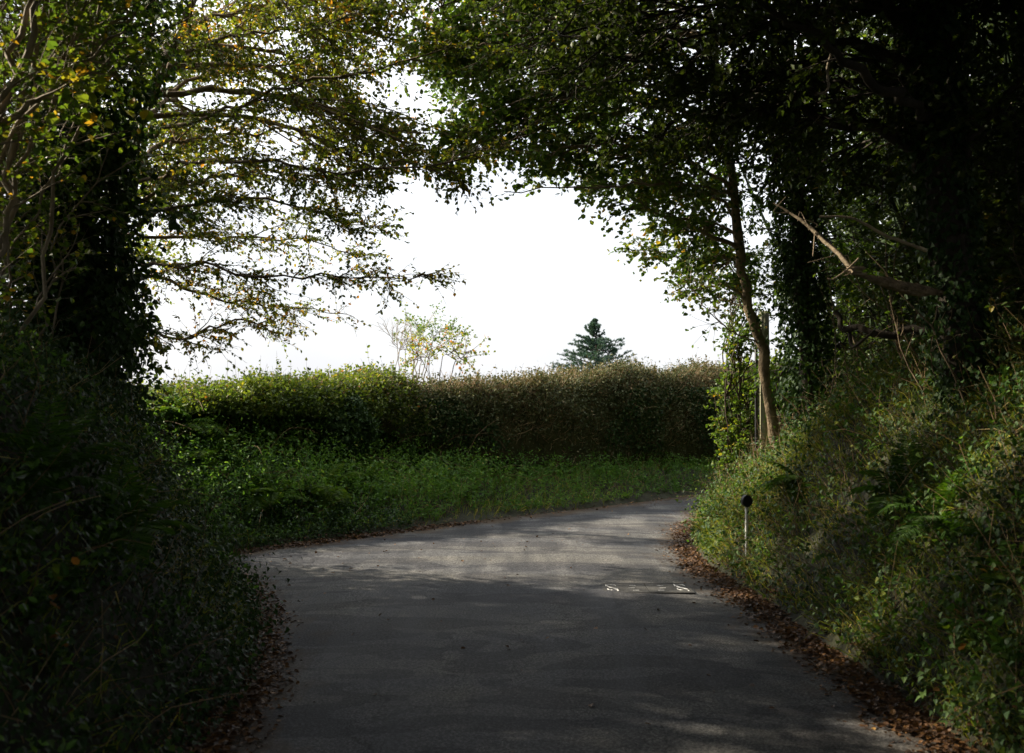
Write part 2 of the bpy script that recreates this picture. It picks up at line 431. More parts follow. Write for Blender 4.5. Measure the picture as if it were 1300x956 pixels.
# ivy and small plants over both banks
b = Buf(); b2 = Buf()
def dens_l(X, Y, d, left):
    pat = sm(.55 + .6 * vnoise(np.stack([X, Y], -1), 2.2, 9))
    return np.where(left & (d > .0) & (d < 3.6) & (Y < 12) & visible_band(X, Y), .35 + .65 * pat, 0)
P, d, _ = scatter(230000, -6.5, -1.2, 2.2, 12, dens_l)
N = normals(P[:, 0], P[:, 1])
P = P + N * rng.gamma(2., .05, (len(P), 1))
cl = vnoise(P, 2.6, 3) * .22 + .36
D = nrm(np.array([.35, -.2, -.75]) + rng.normal(size=P.shape) * .55)
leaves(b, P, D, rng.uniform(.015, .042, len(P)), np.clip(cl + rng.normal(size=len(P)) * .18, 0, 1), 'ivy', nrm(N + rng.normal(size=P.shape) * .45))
tag(b.build('ivy_ground_cover', M['ivy']), 'dark ivy carpeting the shaded bank beside the lane', kind='stuff')

b = Buf()
def dens_r(X, Y, d, left):
    pat = sm(.5 + 1.0 * vnoise(np.stack([X, Y], -1), 1.9, 19))
    return np.where(~left & (d > .03) & (d < 4.5) & (Y < 17) & visible_band(X, Y), .4 + .6 * pat * (1 - .6 * sm((Y - 9.5) / 2)), 0) * clear_post(X, Y)
P, d, _ = scatter(260000, 1.8, 8.5, 2.2, 17, dens_r)
N = normals(P[:, 0], P[:, 1])
P = P + N * rng.gamma(2., .055, (len(P), 1))
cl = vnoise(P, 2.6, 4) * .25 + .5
D = nrm(np.array([-.4, -.25, -.6]) + rng.normal(size=P.shape) * .6)
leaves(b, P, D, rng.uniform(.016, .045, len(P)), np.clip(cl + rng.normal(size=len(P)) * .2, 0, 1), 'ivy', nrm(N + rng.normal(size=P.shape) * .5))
tag(b.build('ivy_ground_cover', M['ivy']), 'glossy ivy trailing over the sunlit bank below the leaning tree', kind='stuff')

# grass
b = Buf()
def dens_g(X, Y, d, left):
    pat = sm(.5 + 1.0 * vnoise(np.stack([X, Y], -1), 1.6, 29))
    nearc = sm((Y - 7.5) / 3)
    r = np.where(~left & (d > .03) & (d < 2.6), .34 + .5 * pat + .95 * nearc, 0)
    r = np.maximum(r, np.where(left & (Y > 9.8) & (d > .02) & (d < 2.2) & (Y < 18), .16 * sm(.3 + 1.3 * vnoise(np.stack([X, Y], -1), 2.6, 91)), 0))
    l = np.where(left & (d > .02) & (d < 2.8) & (Y < 10.5), .30 * pat, 0)
    return np.where(visible_band(X, Y) & (Y < 18), np.maximum(r, l), 0) * clear_post(X, Y)
P, d, left = scatter(330000, -5.5, 7, 2.2, 18, dens_g)
N = normals(P[:, 0], P[:, 1]); n = len(P)
D = nrm(N * .7 + np.array([0, 0, .75]) + rng.normal(size=P.shape) * .38)
blades(b, P, D, rng.uniform(.12, .34, n), rng.uniform(.004, .008, n), np.clip(.5 + vnoise(P, 2, 8) * .25 + rng.normal(size=n) * .2, 0, 1), rng.uniform(.4, 1.6, n))
tag(b.build('grass', M['grass']), 'long yellow green grass hanging down the banks', kind='stuff')

# dry stems and bare woody shoots on the banks
b = Buf()
def dens_s(X, Y, d, left):
    return np.where((d > .15) & (d < 3.5) & visible_band(X, Y), np.where(left, .35, 1.), 0)
P, d, left = scatter(22000, -5.5, 8, 2.4, 16, dens_s)
N = normals(P[:, 0], P[:, 1]); n = len(P)
D = nrm(N * .4 + np.array([0, 0, .8]) + rng.normal(size=P.shape) * .5)
tw = grow(P, D, rng.uniform(.15, .6, n), 4, .25, .10)
tubes(b, tw, np.broadcast_to(np.linspace(.0028, .0012, 4), (n, 4)), 3, np.clip(rng.normal(size=n) * .3 + .4, 0, 1))
# long arching dead bramble stems sprawled over the slope left of the verge
Q, dq, lq = scatter(1500, -5.5, 2.5, 9.6, 16, lambda X, Y, d, left: np.where(left & (d > .3) & (d < 2.2), np.where(X < -.5, .45, .08), 0)); nq = len(Q)
A = rng.uniform(0, 2 * PI, nq)
tw = grow(Q + [0, 0, .1], np.stack([np.cos(A) * .8, np.sin(A) * .8, rng.uniform(.4, 1.4, nq)], -1), rng.uniform(.4, 1.2, nq), 9, .10, .16)
tubes(b, tw, np.broadcast_to(np.linspace(.0045, .002, 9), (nq, 9)), 3, np.clip(rng.normal(size=nq) * .2 + .2, 0, 1))
tag(b.build('dry_stems', M['straw']), 'brown dead stems standing out of the bank plants', kind='stuff')

# small leafy weeds mixed into both banks
b = Buf()
def dens_w(X, Y, d, left):
    pat = sm(.45 + 1.1 * vnoise(np.stack([X, Y], -1), 1.4, 39))
    return np.where((d > .1) & (d < 3.2) & visible_band(X, Y) & np.where(left, Y < 10.8, Y < 17), pat, 0) * clear_post(X, Y)
P, d, left = scatter(30000, -6, 8, 2.4, 17, dens_w)
Q, dq, lq = scatter(14000, -6, -.4, 9.4, 14.5, lambda X, Y, d, left: np.where(left & (d > .5) & (d < 1.9), .8, 0)); nq = len(P)
P = np.vstack([P, Q])
N = normals(P[:, 0], P[:, 1]); n = len(P)
tw = grow(P, nrm(N + np.array([0, 0, .6]) + rng.normal(size=P.shape) * .4), np.where(np.arange(n) < nq, rng.uniform(.08, .30, n), rng.uniform(.25, .65, n)), 4, .2, .05)
leafy(b, b, tw, 7, .045, 'lance', np.clip(.4 + .3 * vnoise(P, 1.9, 40), 0, 1), flat=.9, spread=.8, wid=1.5, twigs=False)
tag(b.build('bank_weeds', M['verge']), 'small leafy weeds growing out of the steep banks', kind='stuff')

# verge plants: lush low growth in front of the hedge
b = Buf()
def dens_v(X, Y, d, left):
    return np.where(left & (d > .10) & (d < np.where(X < -1.5, 2.0, 2.6)) & (Y > 9.6) & (Y < 24), 1. - .3 * sm((Y - 15) / 5), 0)
P, d, _ = scatter(52000, -6.5, 11, 9.6, 24, dens_v)
N = normals(P[:, 0], P[:, 1]); n = len(P)
hgt = (.15 + .34 * sm(d / .6)) * (1 - .35 * sm((P[:, 0] - .5) / 2)) * (1 - .5 * sm((11.2 - P[:, 1]) / 1.2)) * (1 + .35 * vnoise(P, 2.4, 31)) * rng.uniform(.6, 1.1, n)
D = nrm(np.array([.1, -.15, 1.]) + rng.normal(size=P.shape) * .3)
tw = grow(P, D, hgt, 4, .2, .05)
ct = np.clip(.45 + .3 * vnoise(P, 1.7, 33), 0, 1)
leafy(b, b, tw, 8, .048, 'lance', ct, flat=.8, spread=.8, wid=1.2, twigs=False, droop=.35)
blades(b, P, nrm(D + rng.normal(size=P.shape) * .3), hgt * 1.15, .006, np.clip(ct + rng.normal(size=n) * .15, 0, 1), .9)
tag(b.build('verge_undergrowth', M['verge']), 'lush green weeds on the verge below the hedge', kind='stuff')

# fallen leaves
b = Buf()
def dens_f(X, Y, d, left):
    e = np.abs(d + .06)
    wd = np.where(left, np.where(Y > 9.6, .09, .14), .16)
    band = np.exp(-(e / wd) ** 2)
    corner = np.exp(-(((X + 2.0) / .7) ** 2 + ((Y - 9.3) / .6) ** 2)) * .6
    clump = .45 + .75 * sm(.5 + .9 * vnoise(np.stack([X, Y], -1), 5., 45))
    return np.where((d < .35), np.clip(band * 1.2 * clump, 0, 1), .05 * (d < 1.2))
def litter(n, x0, x1, y0, y1, dens, buf, s0=.022, s1=.055):
    X = rng.uniform(x0, x1, n); Y = rng.uniform(y0, y1, n); d, left = road_d(X, Y)
    k = rng.uniform(0, 1, n) < dens(X, Y, d, left)
    X, Y, d = X[k], Y[k], d[k]
    Z = np.where(d < .04, np.maximum(RZ(X, Y), H(X, Y)), H(X, Y)) + rng.uniform(.004, .03, len(X)) * np.clip(dens(X, Y, d, left[k]) * 1.5, .12, 1)
    P = np.stack([X, Y, Z], -1)
    A = rng.uniform(0, 2 * PI, len(X))
    D = np.stack([np.cos(A), np.sin(A), rng.normal(size=len(X)) * .25], -1)
    Nn = nrm(np.array([0, 0, 1.]) + rng.normal(size=P.shape) * .35)
    leaves(buf, P, D, rng.uniform(s0, s1, len(X)), np.clip(rng.beta(1.5, 3.0, len(X)), 0, 1), 'oval', Nn, 1.1)
litter(330000, -3.2, 3.2, 2.5, 12.5, dens_f, b, .014, .042)
litter(60000, -3.2, 9, 10, 22, dens_f, b, .014, .042)
def dens_road(X, Y, d, left):
    return np.where(d < -.2, .5 * (.25 + .75 * sm(.4 + vnoise(np.stack([X, Y], -1), 1.5, 44))) + 1.0 * np.exp(-((X + 1.9) ** 2 + (Y - 9.5) ** 2) / .5), 0)
litter(3000, -3, 8, 3, 19, dens_road, b, .010, .045)
tag(b.build('fallen_leaves', M['litter']), 'brown fallen leaves drifted along the lane edges', kind='stuff')

# ---------------------------------------------------------------- ferns and broad leaved plants
def fern(loc, size, label, nf=11, lean=(0, 0), tone=.5):
    root = empty('fern', loc, label, 'fern', 'ferns on the banks and verge')
    bf = Buf(); bs = Buf()
    az = rng.uniform(0, 2 * PI, nf); el = rng.uniform(.5, 1.15, nf)
    D = np.stack([np.cos(az) * np.cos(el) + lean[0], np.sin(az) * np.cos(el) + lean[1], np.sin(el)], -1)
    fr = grow(np.zeros((nf, 3)) + rng.normal(size=(nf, 3)) * .01, D, size * rng.uniform(.75, 1.1, nf), 10, .04, .17)
    tubes(bs, fr, np.broadcast_to(np.linspace(.003, .001, 10), (nf, 10)), 3)
    m = 26
    t = np.linspace(.12, .98, m) * 9; i = np.clip(t.astype(int), 0, 8); f = (t - i)[None, :, None]
    A, B = fr[:, i], fr[:, i + 1]; S = A * (1 - f) + B * f; T = nrm(B - A)
    side = nrm(np.cross(T, np.array([0, 0, 1.])))
    prof = np.sin(np.clip(np.linspace(.25, 1.0, m), 0, 1) * PI) ** .7 * .27 * size + .012
    for sg in (-1, 1):
        Dp = nrm(side * sg + T * .35 + rng.normal(size=T.shape) * .06 + np.array([0, 0, -.15]))
        Nn = nrm(np.cross(T, side) * -1 + rng.normal(size=T.shape) * .2)
        Lr = np.broadcast_to(prof, (nf, m)).ravel()
        leaves(bf, S.reshape(-1, 3), Dp.reshape(-1, 3), Lr, np.clip(tone + rng.normal(size=nf * m) * .15, 0, 1), 'lance', Nn.reshape(-1, 3), .55 * .055 * size / .06 / .6)
    bs.build('stem', M['fern'], root); bf.build('frond', M['fern'], root)
    return root

def broadleaf(loc, size, label, nl=14, tone=.55, cat='wild plant', name='broadleaf_plant'):
    root = empty(name, loc, label, cat, 'broad leaved plants at the foot of the banks')
    bf = Buf(); bs = Buf()
    ns = 6
    az = rng.uniform(0, 2 * PI, ns)
    D = np.stack([np.cos(az) * .5, np.sin(az) * .5, np.ones(ns)], -1)
    st = grow(np.zeros((ns, 3)), D, size * rng.uniform(.5, 1., ns), 6, .12, .03)
    tubes(bs, st, np.broadcast_to(np.linspace(.004, .002, 6), (ns, 6)), 4)
    S, D, t = spawn(st, nl, .15, 1., 1.1, .6)
    D = nrm(D + np.array([.0, -.1, -.1])); n = len(S)
    Nn = nrm(np.array([0, -.3, 1.]) + rng.normal(size=D.shape) * .35)
    leaves(bf, S, D, size * .26 * rng.uniform(.5, 1.1, n), np.clip(tone + rng.normal(size=n) * .22, 0, 1), 'oval', Nn, .95)
    bs.build('stem', M['fern'], root); bf.build('foliage', M['dock'], root)
    return root

def onbank(x, y, dz=0.):
    return (x, y, float(H(np.array([x]), np.array([y]))[0]) + dz)

# ---------------------------------------------------------------- hedges
def hedge(name, cat, label, pts, hw, ztop, n_leaf, leafL, mat, tone0=.45, stub=0, lumps=.10, topspray=0., shape='simple', group=None, ivy=0, wz=0.0, e=.55):
    C = spline(np.array(pts, float), 90)
    base = H(C[:, 0], C[:, 1])
    T = nrm(np.gradient(C, axis=0)); Nr = np.stack([T[:, 1], -T[:, 0]], -1)    # towards the lane
    root = empty(name, (C[45, 0], C[45, 1], base[45]), label, cat, group)
    ro = np.array([C[45, 0], C[45, 1], base[45]])
    zt = np.interp(np.linspace(0, 1, 90), np.linspace(0, 1, len(ztop)), ztop)
    ph = np.linspace(0, PI, 15)
    def surf(s, p, off=0.):
        i = np.clip((s * 89).astype(int), 0, 88); f = (s * 89 - i)
        c = C[i] * (1 - f)[:, None] + C[i + 1] * f[:, None]
        nn = Nr[i]; z0 = base[i] - .15; z1 = zt[i] * (1 - f) + zt[i + 1] * f
        cs, sn = np.cos(p), np.sin(p)
        wx = np.sign(cs) * np.abs(cs) ** e * (hw + off) ; wz = np.abs(sn) ** e * (z1 - z0 + off)
        P = np.stack([c[:, 0] + nn[:, 0] * wx, c[:, 1] + nn[:, 1] * wx, z0 + wz], -1)
        nv = nrm(np.stack([nn[:, 0] * cs, nn[:, 1] * cs, sn * .9], -1))
        P = P + np.array([0, 0, 1.]) * (np.sin(p) * (vnoise(P[:, :2], .9, 53) * lumps * .6))[:, None] + nv * (vnoise(P, 2.3, 51) * lumps + vnoise(P, 6.5, 52) * lumps * .45)[:, None]
        return P, nv
    S_, P_ = np.meshgrid(np.linspace(0, 1, 90), ph, indexing='ij')
    V, _ = surf(S_.ravel(), P_.ravel(), -.09)
    V = V.reshape(90, 15, 3) - ro
    grid_mesh(V[..., 0], V[..., 1], V[..., 2]).build('inner_growth', M['core'], root, smooth=True)
    n = n_leaf
    s = rng.uniform(0, 1, n); p = np.arccos(rng.uniform(-1, 1, n) * .999); p = np.where(rng.uniform(0, 1, n) < .12, p, np.minimum(p, rng.uniform(0, 2.2, n) + 0 * p))
    P, nv = surf(s, p)
    kp = rng.uniform(0, 1, n) < 1 - .75 * sm((vnoise(P, 1.5, 57) + .25 * vnoise(P, 6., 58)) * 1.8 - .1)
    P, nv = P[kp], nv[kp]; n = len(P)
    P = P + nv * (rng.normal(size=(n, 1)) * .075 + .02)
    D = nrm(nv * .3 + rng.normal(size=P.shape) * .7 + np.array([0, 0, -.1]))
    Nn = nrm(nv + rng.normal(size=P.shape) * .6)
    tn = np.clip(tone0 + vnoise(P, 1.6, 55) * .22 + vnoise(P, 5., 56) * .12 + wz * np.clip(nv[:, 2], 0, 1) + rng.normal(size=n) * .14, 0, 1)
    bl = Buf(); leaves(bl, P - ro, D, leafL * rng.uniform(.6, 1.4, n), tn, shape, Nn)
    if topspray > 0:
        m = int(topspray)
        s = rng.uniform(0, 1, m); P, nv = surf(s, rng.uniform(.15, 2.1, m), -.03)
        tw = grow(P - ro, nrm(nv + np.array([0, 0, .8]) + rng.normal(size=P.shape) * .4), rng.uniform(.06, .38, m) * rng.uniform(.3, 1, m) * (1 + (rng.uniform(0, 1, m) < .05) * .9), 4, .15)
        bb = Buf(); leafy(bl, bb, tw, 6, leafL * 1.25, 'oval', np.clip(tone0 + .15 + rng.normal(size=m) * .12, 0, 1), spread=.8, droop=.0)
        bb.build('twigs', M['twig'], root)
    bl.build('foliage', mat, root)
    if stub:
        bb = Buf(); s = rng.uniform(0, 1, stub); q = rng.uniform(0, 1, stub)
        P, nv = surf(s, np.where(q < .62, rng.uniform(.8, 2.2, stub), rng.uniform(.05, 1.2, stub)), -.04)
        D = nrm(nv * .8 + np.array([0, 0, .6]) + rng.normal(size=P.shape) * .6)
        tw = grow(P - ro, D, rng.uniform(.04, .15, stub) * (1 + (rng.uniform(0, 1, stub) < .08) * rng.uniform(0, 1.8, stub)), 3, .2)
        tubes(bb, tw, np.broadcast_to(np.array([.0042, .0034, .0022]), (stub, 3)), 3, np.clip(rng.normal(size=stub) * .25 + .55, 0, 1))
        bb.build('cut_stems', M['straw'], root)
    if ivy:
        bb = Buf(); s = rng.uniform(0, 1, ivy); p = rng.uniform(.02, .75, ivy)
        P, nv = surf(s, p, .03)
        k = vnoise(P * np.array([1, 1, .6]), 1.3, 61) > .02
        P, nv = P[k], nv[k]; P = P + nv * rng.uniform(0, .05, (len(P), 1))
        D = nrm(np.array([0, 0, -1.]) + rng.normal(size=P.shape) * .5)
        leaves(bb, P - ro, D, rng.uniform(.03, .065, len(P)), np.clip(.35 + rng.normal(size=len(P)) * .2, 0, 1), 'simple', nrm(nv + rng.normal(size=P.shape) * .35), 1.3)
        bb.build('ivy', M['ivy'], root)
    return root

hedge('clipped_hedge', 'hedge', 'long clipped brownish hedge round the outside of the bend, straw coloured cut stems on top',
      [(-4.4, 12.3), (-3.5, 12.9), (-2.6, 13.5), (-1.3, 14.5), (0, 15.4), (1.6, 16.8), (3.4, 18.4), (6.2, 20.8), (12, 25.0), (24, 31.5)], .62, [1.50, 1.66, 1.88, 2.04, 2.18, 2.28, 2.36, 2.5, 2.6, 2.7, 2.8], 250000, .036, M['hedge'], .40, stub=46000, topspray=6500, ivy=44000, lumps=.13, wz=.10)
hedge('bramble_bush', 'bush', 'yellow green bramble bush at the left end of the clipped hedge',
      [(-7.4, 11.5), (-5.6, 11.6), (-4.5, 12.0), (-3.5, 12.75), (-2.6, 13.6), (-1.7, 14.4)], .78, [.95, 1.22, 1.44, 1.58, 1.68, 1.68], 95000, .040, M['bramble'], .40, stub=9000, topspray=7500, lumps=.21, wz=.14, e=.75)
# ivy mound grown out of the hedge
def mound(name, cat, label, c, r, n, mat, L, tone, shape='simple', group=None, spray=0):
    root = empty(name, (c[0], c[1], c[2] - r[2]), label, cat, group)
    ro = np.array([c[0], c[1], c[2] - r[2]]); c = np.array(c); r = np.array(r)
    U = nrm(rng.normal(size=(n, 3))); rad = (.86 + .2 * vnoise(U * 2, 2.2, 71) + rng.normal(size=n) * .06)[:, None]
    P = c + U * r * rad
    bl = Buf(); leaves(bl, P - ro, nrm(U * .3 + np.array([0, 0, -.5]) + rng.normal(size=U.shape) * .6), L * rng.uniform(.6, 1.3, n), np.clip(tone + rng.normal(size=n) * .17 + .15 * vnoise(P, 3, 72), 0, 1), shape, nrm(U + rng.normal(size=U.shape) * .5))
    bb = Buf(); m = max(60, spray)
    tw = grow(np.repeat((c - ro)[None], m, 0) - np.array([0, 0, r[2] * .5]), nrm(rng.normal(size=(m, 3)) + np.array([0, 0, .6])), np.linalg.norm(r) * .62, 6, .15)
    tubes(bb, tw, np.broadcast_to(np.linspace(.006, .002, 6), (m, 6)), 3)
    bb.build('twigs', M['twig'], root); bl.build('foliage', mat, root)
    return root
mound('ivy_bush', 'bush', 'rounded dark ivy mound bulging from the hedge face above the verge', W(432, 545, 13.0), (.5, .4, .5), 7000, M['ivy'], .06, .35)

# ---------------------------------------------------------------- trees
LSET = {}
class Tree:
    def __init__(s, name, label, cat='tree', bark='bark_dark', leaf='beech', base=None, group=None):
        s.name, s.label, s.cat, s.bark, s.leaf, s.base, s.group = name, label, cat, bark, leaf, np.array(base, float), group
        s.tr, s.br, s.lf, s.iv, s.nbr = Buf(), Buf(), Buf(), None, 0
    def trunk(s, pts, r0, r1, m=22, sides=12):
        s.T = limb(s.tr, pts - s.base, r0, r1, m, sides, .015, .14) + s.base; return s.T
    def add_limb(s, pts, r0, r1=.006, m=16, wob=.03, sides=6):
        s.nbr += 1
        return limb(s.br, pts - s.base, r0, r1, m, sides, wob, .15) + s.base
    def spray(s, C, n1, L1, n2, L2, nl, leafL, shape='oval', tone=.5, flat=.25, t0=.15, ang=.8, droop=.03, wid=1., ljit=.18):
        """layered side shoots -> twigs -> leaves along a limb"""
        P = (C - s.base)[None]
        S, D, t = spawn(P, n1, t0, 1., ang, flat)
        sh = grow(S, D, L1 * (1.15 - .6 * t) * rng.uniform(.5, 1.15, n1), 7, .12, droop)
        sh = np.concatenate([sh, P[:, np.linspace(len(C) * .5, len(C) - 1, 7).astype(int)]])
        tubes(s.br, sh[:-1], np.broadcast_to(np.linspace(.007, .0025, 7), (n1, 7)), 4)
        S, D, t = spawn(sh, n2, .12, 1., .8, flat)
        tw = grow(S, D, L2 * rng.uniform(.5, 1.1, len(S)), 5, .12, droop)
        tn = tone + np.repeat(rng.normal(size=len(sh)), n2) * .10 + rng.normal(size=len(tw)) * .06
        leafy(s.lf, s.br, tw, nl, leafL, shape, tn, flat=.5, spread=.45, wid=wid, tjit=ljit)
    def lobe(s, c, r, start, n1=14, n2=9, nl=10, L2=.45, leafL=.055, shape='simple', tone=.45, flat=.6, r0=.03, ljit=.16, wid=1.2, twigs=True):
        """a bough from start into an ellipsoid of shoots, twigs and leaves"""
        c = np.array(c, float); r = np.broadcast_to(np.array(r, float), (3,)); start = np.array(start, float)
        L = np.linalg.norm(c - start)
        mid = (start + c) / 2 + np.array([0, 0, .12 * L]) + rng.normal(size=3) * .06 * L
        C = s.add_limb(np.array([start, mid, c]), r0, .008, 12)
        i = rng.integers(5, 12, n1); S = C[i] - s.base
        U = nrm(rng.normal(size=(n1, 3))) * rng.uniform(.45, 1.05, (n1, 1)) ** .6
        E = c + U * r - s.base
        t = np.linspace(0, 1, 7)[None, :, None]
        bow = nrm(rng.normal(size=(n1, 1, 3))) * .12 * np.linalg.norm(E - S, axis=1)[:, None, None]
        sh = S[:, None] * (1 - t) + E[:, None] * t + bow * np.sin(t * PI)
        tubes(s.br, sh, np.broadcast_to(np.linspace(.010, .003, 7), (n1, 7)), 4)
        S, D, tt = spawn(sh, n2, .25, 1., .9, flat)
        tw = grow(S, D, L2 * rng.uniform(.5, 1.1, len(S)), 4, .18, .04)
        tn = tone + np.repeat(rng.normal(size=n1), n2) * .10 + rng.normal(size=len(tw)) * .06
        leafy(s.lf, s.br, tw, nl, leafL, shape, tn, flat=.6, spread=.6, wid=wid, twigs=twigs, tjit=ljit)
    def near(s, c):
        P = s.T; c = np.array(c)
        d = np.linalg.norm(P - c, axis=1) + np.where(P[:, 2] > c[2] + .3, 3, 0)
        return P[np.argmin(d)]
    def ivy_on(s, C, r, n, L=.06, tone=.35, t0=0., t1=1., mat=None):
        """ivy leaves wrapped round a trunk polyline"""
        if s.iv is None: s.iv = Buf()
        i = (rng.uniform(t0, t1, n) * (len(C) - 1)); k = np.clip(i.astype(int), 0, len(C) - 2); f = (i - k)[:, None]
        c = C[k] * (1 - f) + C[k + 1] * f
        U = rng.normal(size=(n, 3)); U[:, 2] *= .3; U = nrm(U)
        rr = r * (1 + .35 * vnoise(c + U * .5, 3.3, 81)) * rng.uniform(.55, 1.12, n)
        P = c + U * rr[:, None] - s.base
        D = nrm(U * .35 + np.array([0, 0, -.8]) + rng.normal(size=U.shape) * .45)
        leaves(s.iv, P, D, L * rng.uniform(.6, 1.2, n), np.clip(tone + rng.normal(size=n) * .18, 0, 1), 'ivy', nrm(U + rng.normal(size=U.shape) * .4))
    def done(s):
        root = empty(s.name, s.base, s.label, s.cat, s.group)
        if s.tr.n: s.tr.build('trunk', M[s.bark], root, smooth=True)
        if s.br.n: s.br.build('branches', M[s.bark], root, smooth=True)
        if s.lf.n: s.lf.build('crown', M[s.leaf], root)
        if s.iv is not None: s.iv.build('ivy', M['ivy'], root)
        print('TREE', s.name, s.lf.n // 4, s.br.n)
        return root

def gb(x, y): return (x, y, float(H(np.array([x]), np.array([y]))[0]) - .1)

# L1: ivy clad tree on the left bank
t = Tree('ivy_clad_tree', 'dark tree smothered in ivy on the left bank, its foot beside the bramble bush', bark='bark_dark', leaf='ivy', base=gb(-3.35, 7.6))
t.trunk(np.array([t.base, *WP([(100, 470, 7.6), (92, 330, 7.5), (100, 200, 7.4), (120, 70, 7.3), (150, -80, 7.2), (170, -220, 7.2)])]), .15, .06)
t.ivy_on(t.T, .42, 7000, .06, .35, .05, .55); t.ivy_on(t.T, .5, 4000, .06, .4, .5, .95)
for u, v, Y, r in [(60, 230, 7.3, .6), (150, 240, 7.5, .5), (75, 330, 7.4, .6), (130, 330, 7.6, .42), (55, 430, 7.4, .6), (110, 440, 7.7, .5), (150, 480, 7.9, .4), (30, 520, 7.4, .6), (120, 540, 7.9, .5), (160, 540, 8.3, .35), (155, 400, 8.2, .35), (-20, 330, 7.0, .7), (-30, 180, 7.0, .7)]:
    c = W(u, v, Y); t.lobe(c, r, t.near(c), 9, 8, 11, .28, .06, 'simple', .36, r0=.02)
t.done()

# L2: beech with long layered sprays over the gap
t = Tree('beech_tree', 'slender beech reaching long level sprays of yellowing leaves over the gap from the left', bark='bark_brown', leaf='beech', base=gb(-3.75, 9.4))
t.trunk(np.array([t.base, *WP([(142, 480, 9.4), (146, 400, 9.4), (155, 300, 9.35), (172, 200, 9.2), (200, 110, 9.0), (238, 20, 8.8), (275, -100, 8.6), (300, -220, 8.4)])]), .055, .025, 26)
LB = [  # points, n1, L1, density tone
 ([(148, 395, 9.4), (185, 418, 9.3), (225, 432, 9.1), (262, 418, 9.0), (300, 408, 8.9), (345, 414, 8.8)], 10, .5, 6, .62),
 ([(150, 370, 9.4), (190, 352, 9.6), (230, 365, 9.9), (300, 385, 10.2), (370, 392, 10.4), (425, 398, 10.5)], 16, .55, 7, .62),
 ([(152, 345, 9.4), (215, 335, 9.1), (300, 345, 8.9), (400, 352, 8.7), (470, 352, 8.6), (540, 345, 8.5)], 24, .34, 6, .55),
 ([(158, 300, 9.4), (215, 300, 9.9), (300, 300, 10.4), (380, 305, 10.7), (430, 318, 11.0), (455, 330, 11.2)], 22, .6, 8, .58),
 ([(158, 290, 9.3), (225, 262, 9.0), (310, 255, 8.8), (390, 268, 8.7), (440, 285, 8.6), (480, 296, 8.5)], 24, .42, 9, .5),
 ([(163, 260, 9.3), (240, 232, 9.5), (330, 218, 9.8), (410, 226, 10.0), (460, 238, 10.1)], 22, .6, 9, .55),
 ([(168, 240, 9.3), (230, 212, 8.6), (310, 205, 8.1), (400, 212, 7.8), (480, 214, 7.6), (560, 203, 7.5), (620, 188, 7.4), (680, 168, 7.4)], 26, .42, 8, .45),
 ([(175, 200, 9.2), (240, 180, 9.9), (320, 168, 10.4), (400, 165, 10.8), (480, 180, 11.0), (540, 190, 11.1)], 24, .75, 9, .58),
 ([(182, 170, 9.1), (235, 160, 8.7), (300, 135, 8.4), (350, 118, 8.2), (400, 98, 8.1), (470, 92, 8.0), (540, 72, 7.9), (620, 55, 7.8)], 24, .42, 9, .45),
 ([(195, 130, 9.0), (245, 100, 9.4), (300, 88, 9.8), (360, 80, 10.1), (440, 62, 10.4), (520, 52, 10.5)], 22, .75, 9, .58),
 ([(205, 100, 9.0), (235, 68, 8.5), (285, 50, 8.2), (340, 42, 8.0), (410, 32, 7.9), (480, 15, 7.8)], 24, .5, 9, .48),
 ([(228, 40, 8.9), (280, 20, 9.4), (350, 5, 9.8), (430, -5, 10.1), (520, -20, 10.2)], 22, .7, 9, .55),
 ([(245, 0, 8.8), (300, -40, 8.4), (380, -60, 8.2), (480, -70, 8.0), (600, -60, 7.9)], 20, .7, 9, .5),
 ([(255, -40, 8.7), (330, -90, 9.5), (430, -120, 10.1), (560, -130, 10.6)], 20, .9, 9, .5),
]
for pts, n1, L1, nl, tn in LB:
    C = t.add_limb(WP(pts), .020, .004, 20, .025)
    t.spray(C, int(n1 * 1.45), L1, 8, .34, nl + 2, .038, 'oval', tn, flat=.16, ljit=.2)
for u, v, Y, r in [(470, 40, 10.2, .5), (500, 175, 10.2, .42), (450, 170, 10.4, .5), (540, 185, 9.8, .35), (440, 100, 10.2, .45), (520, 10, 10, .5), (480, 215, 10.0, .3), (250, 150, 10.5, .7), (330, 60, 10.5, .7), (210, 250, 10.6, .5), (420, 120, 10.8, .5), (280, 200, 11.2, .6), (210, 60, 10.2, .7), (420, 20, 10.4, .6)]:
    c = W(u, v, Y); t.lobe(c, (r, r, r * .7), t.near(c), 14, 10, 10, .36, .042, 'oval', .5, flat=.25)
t.done()

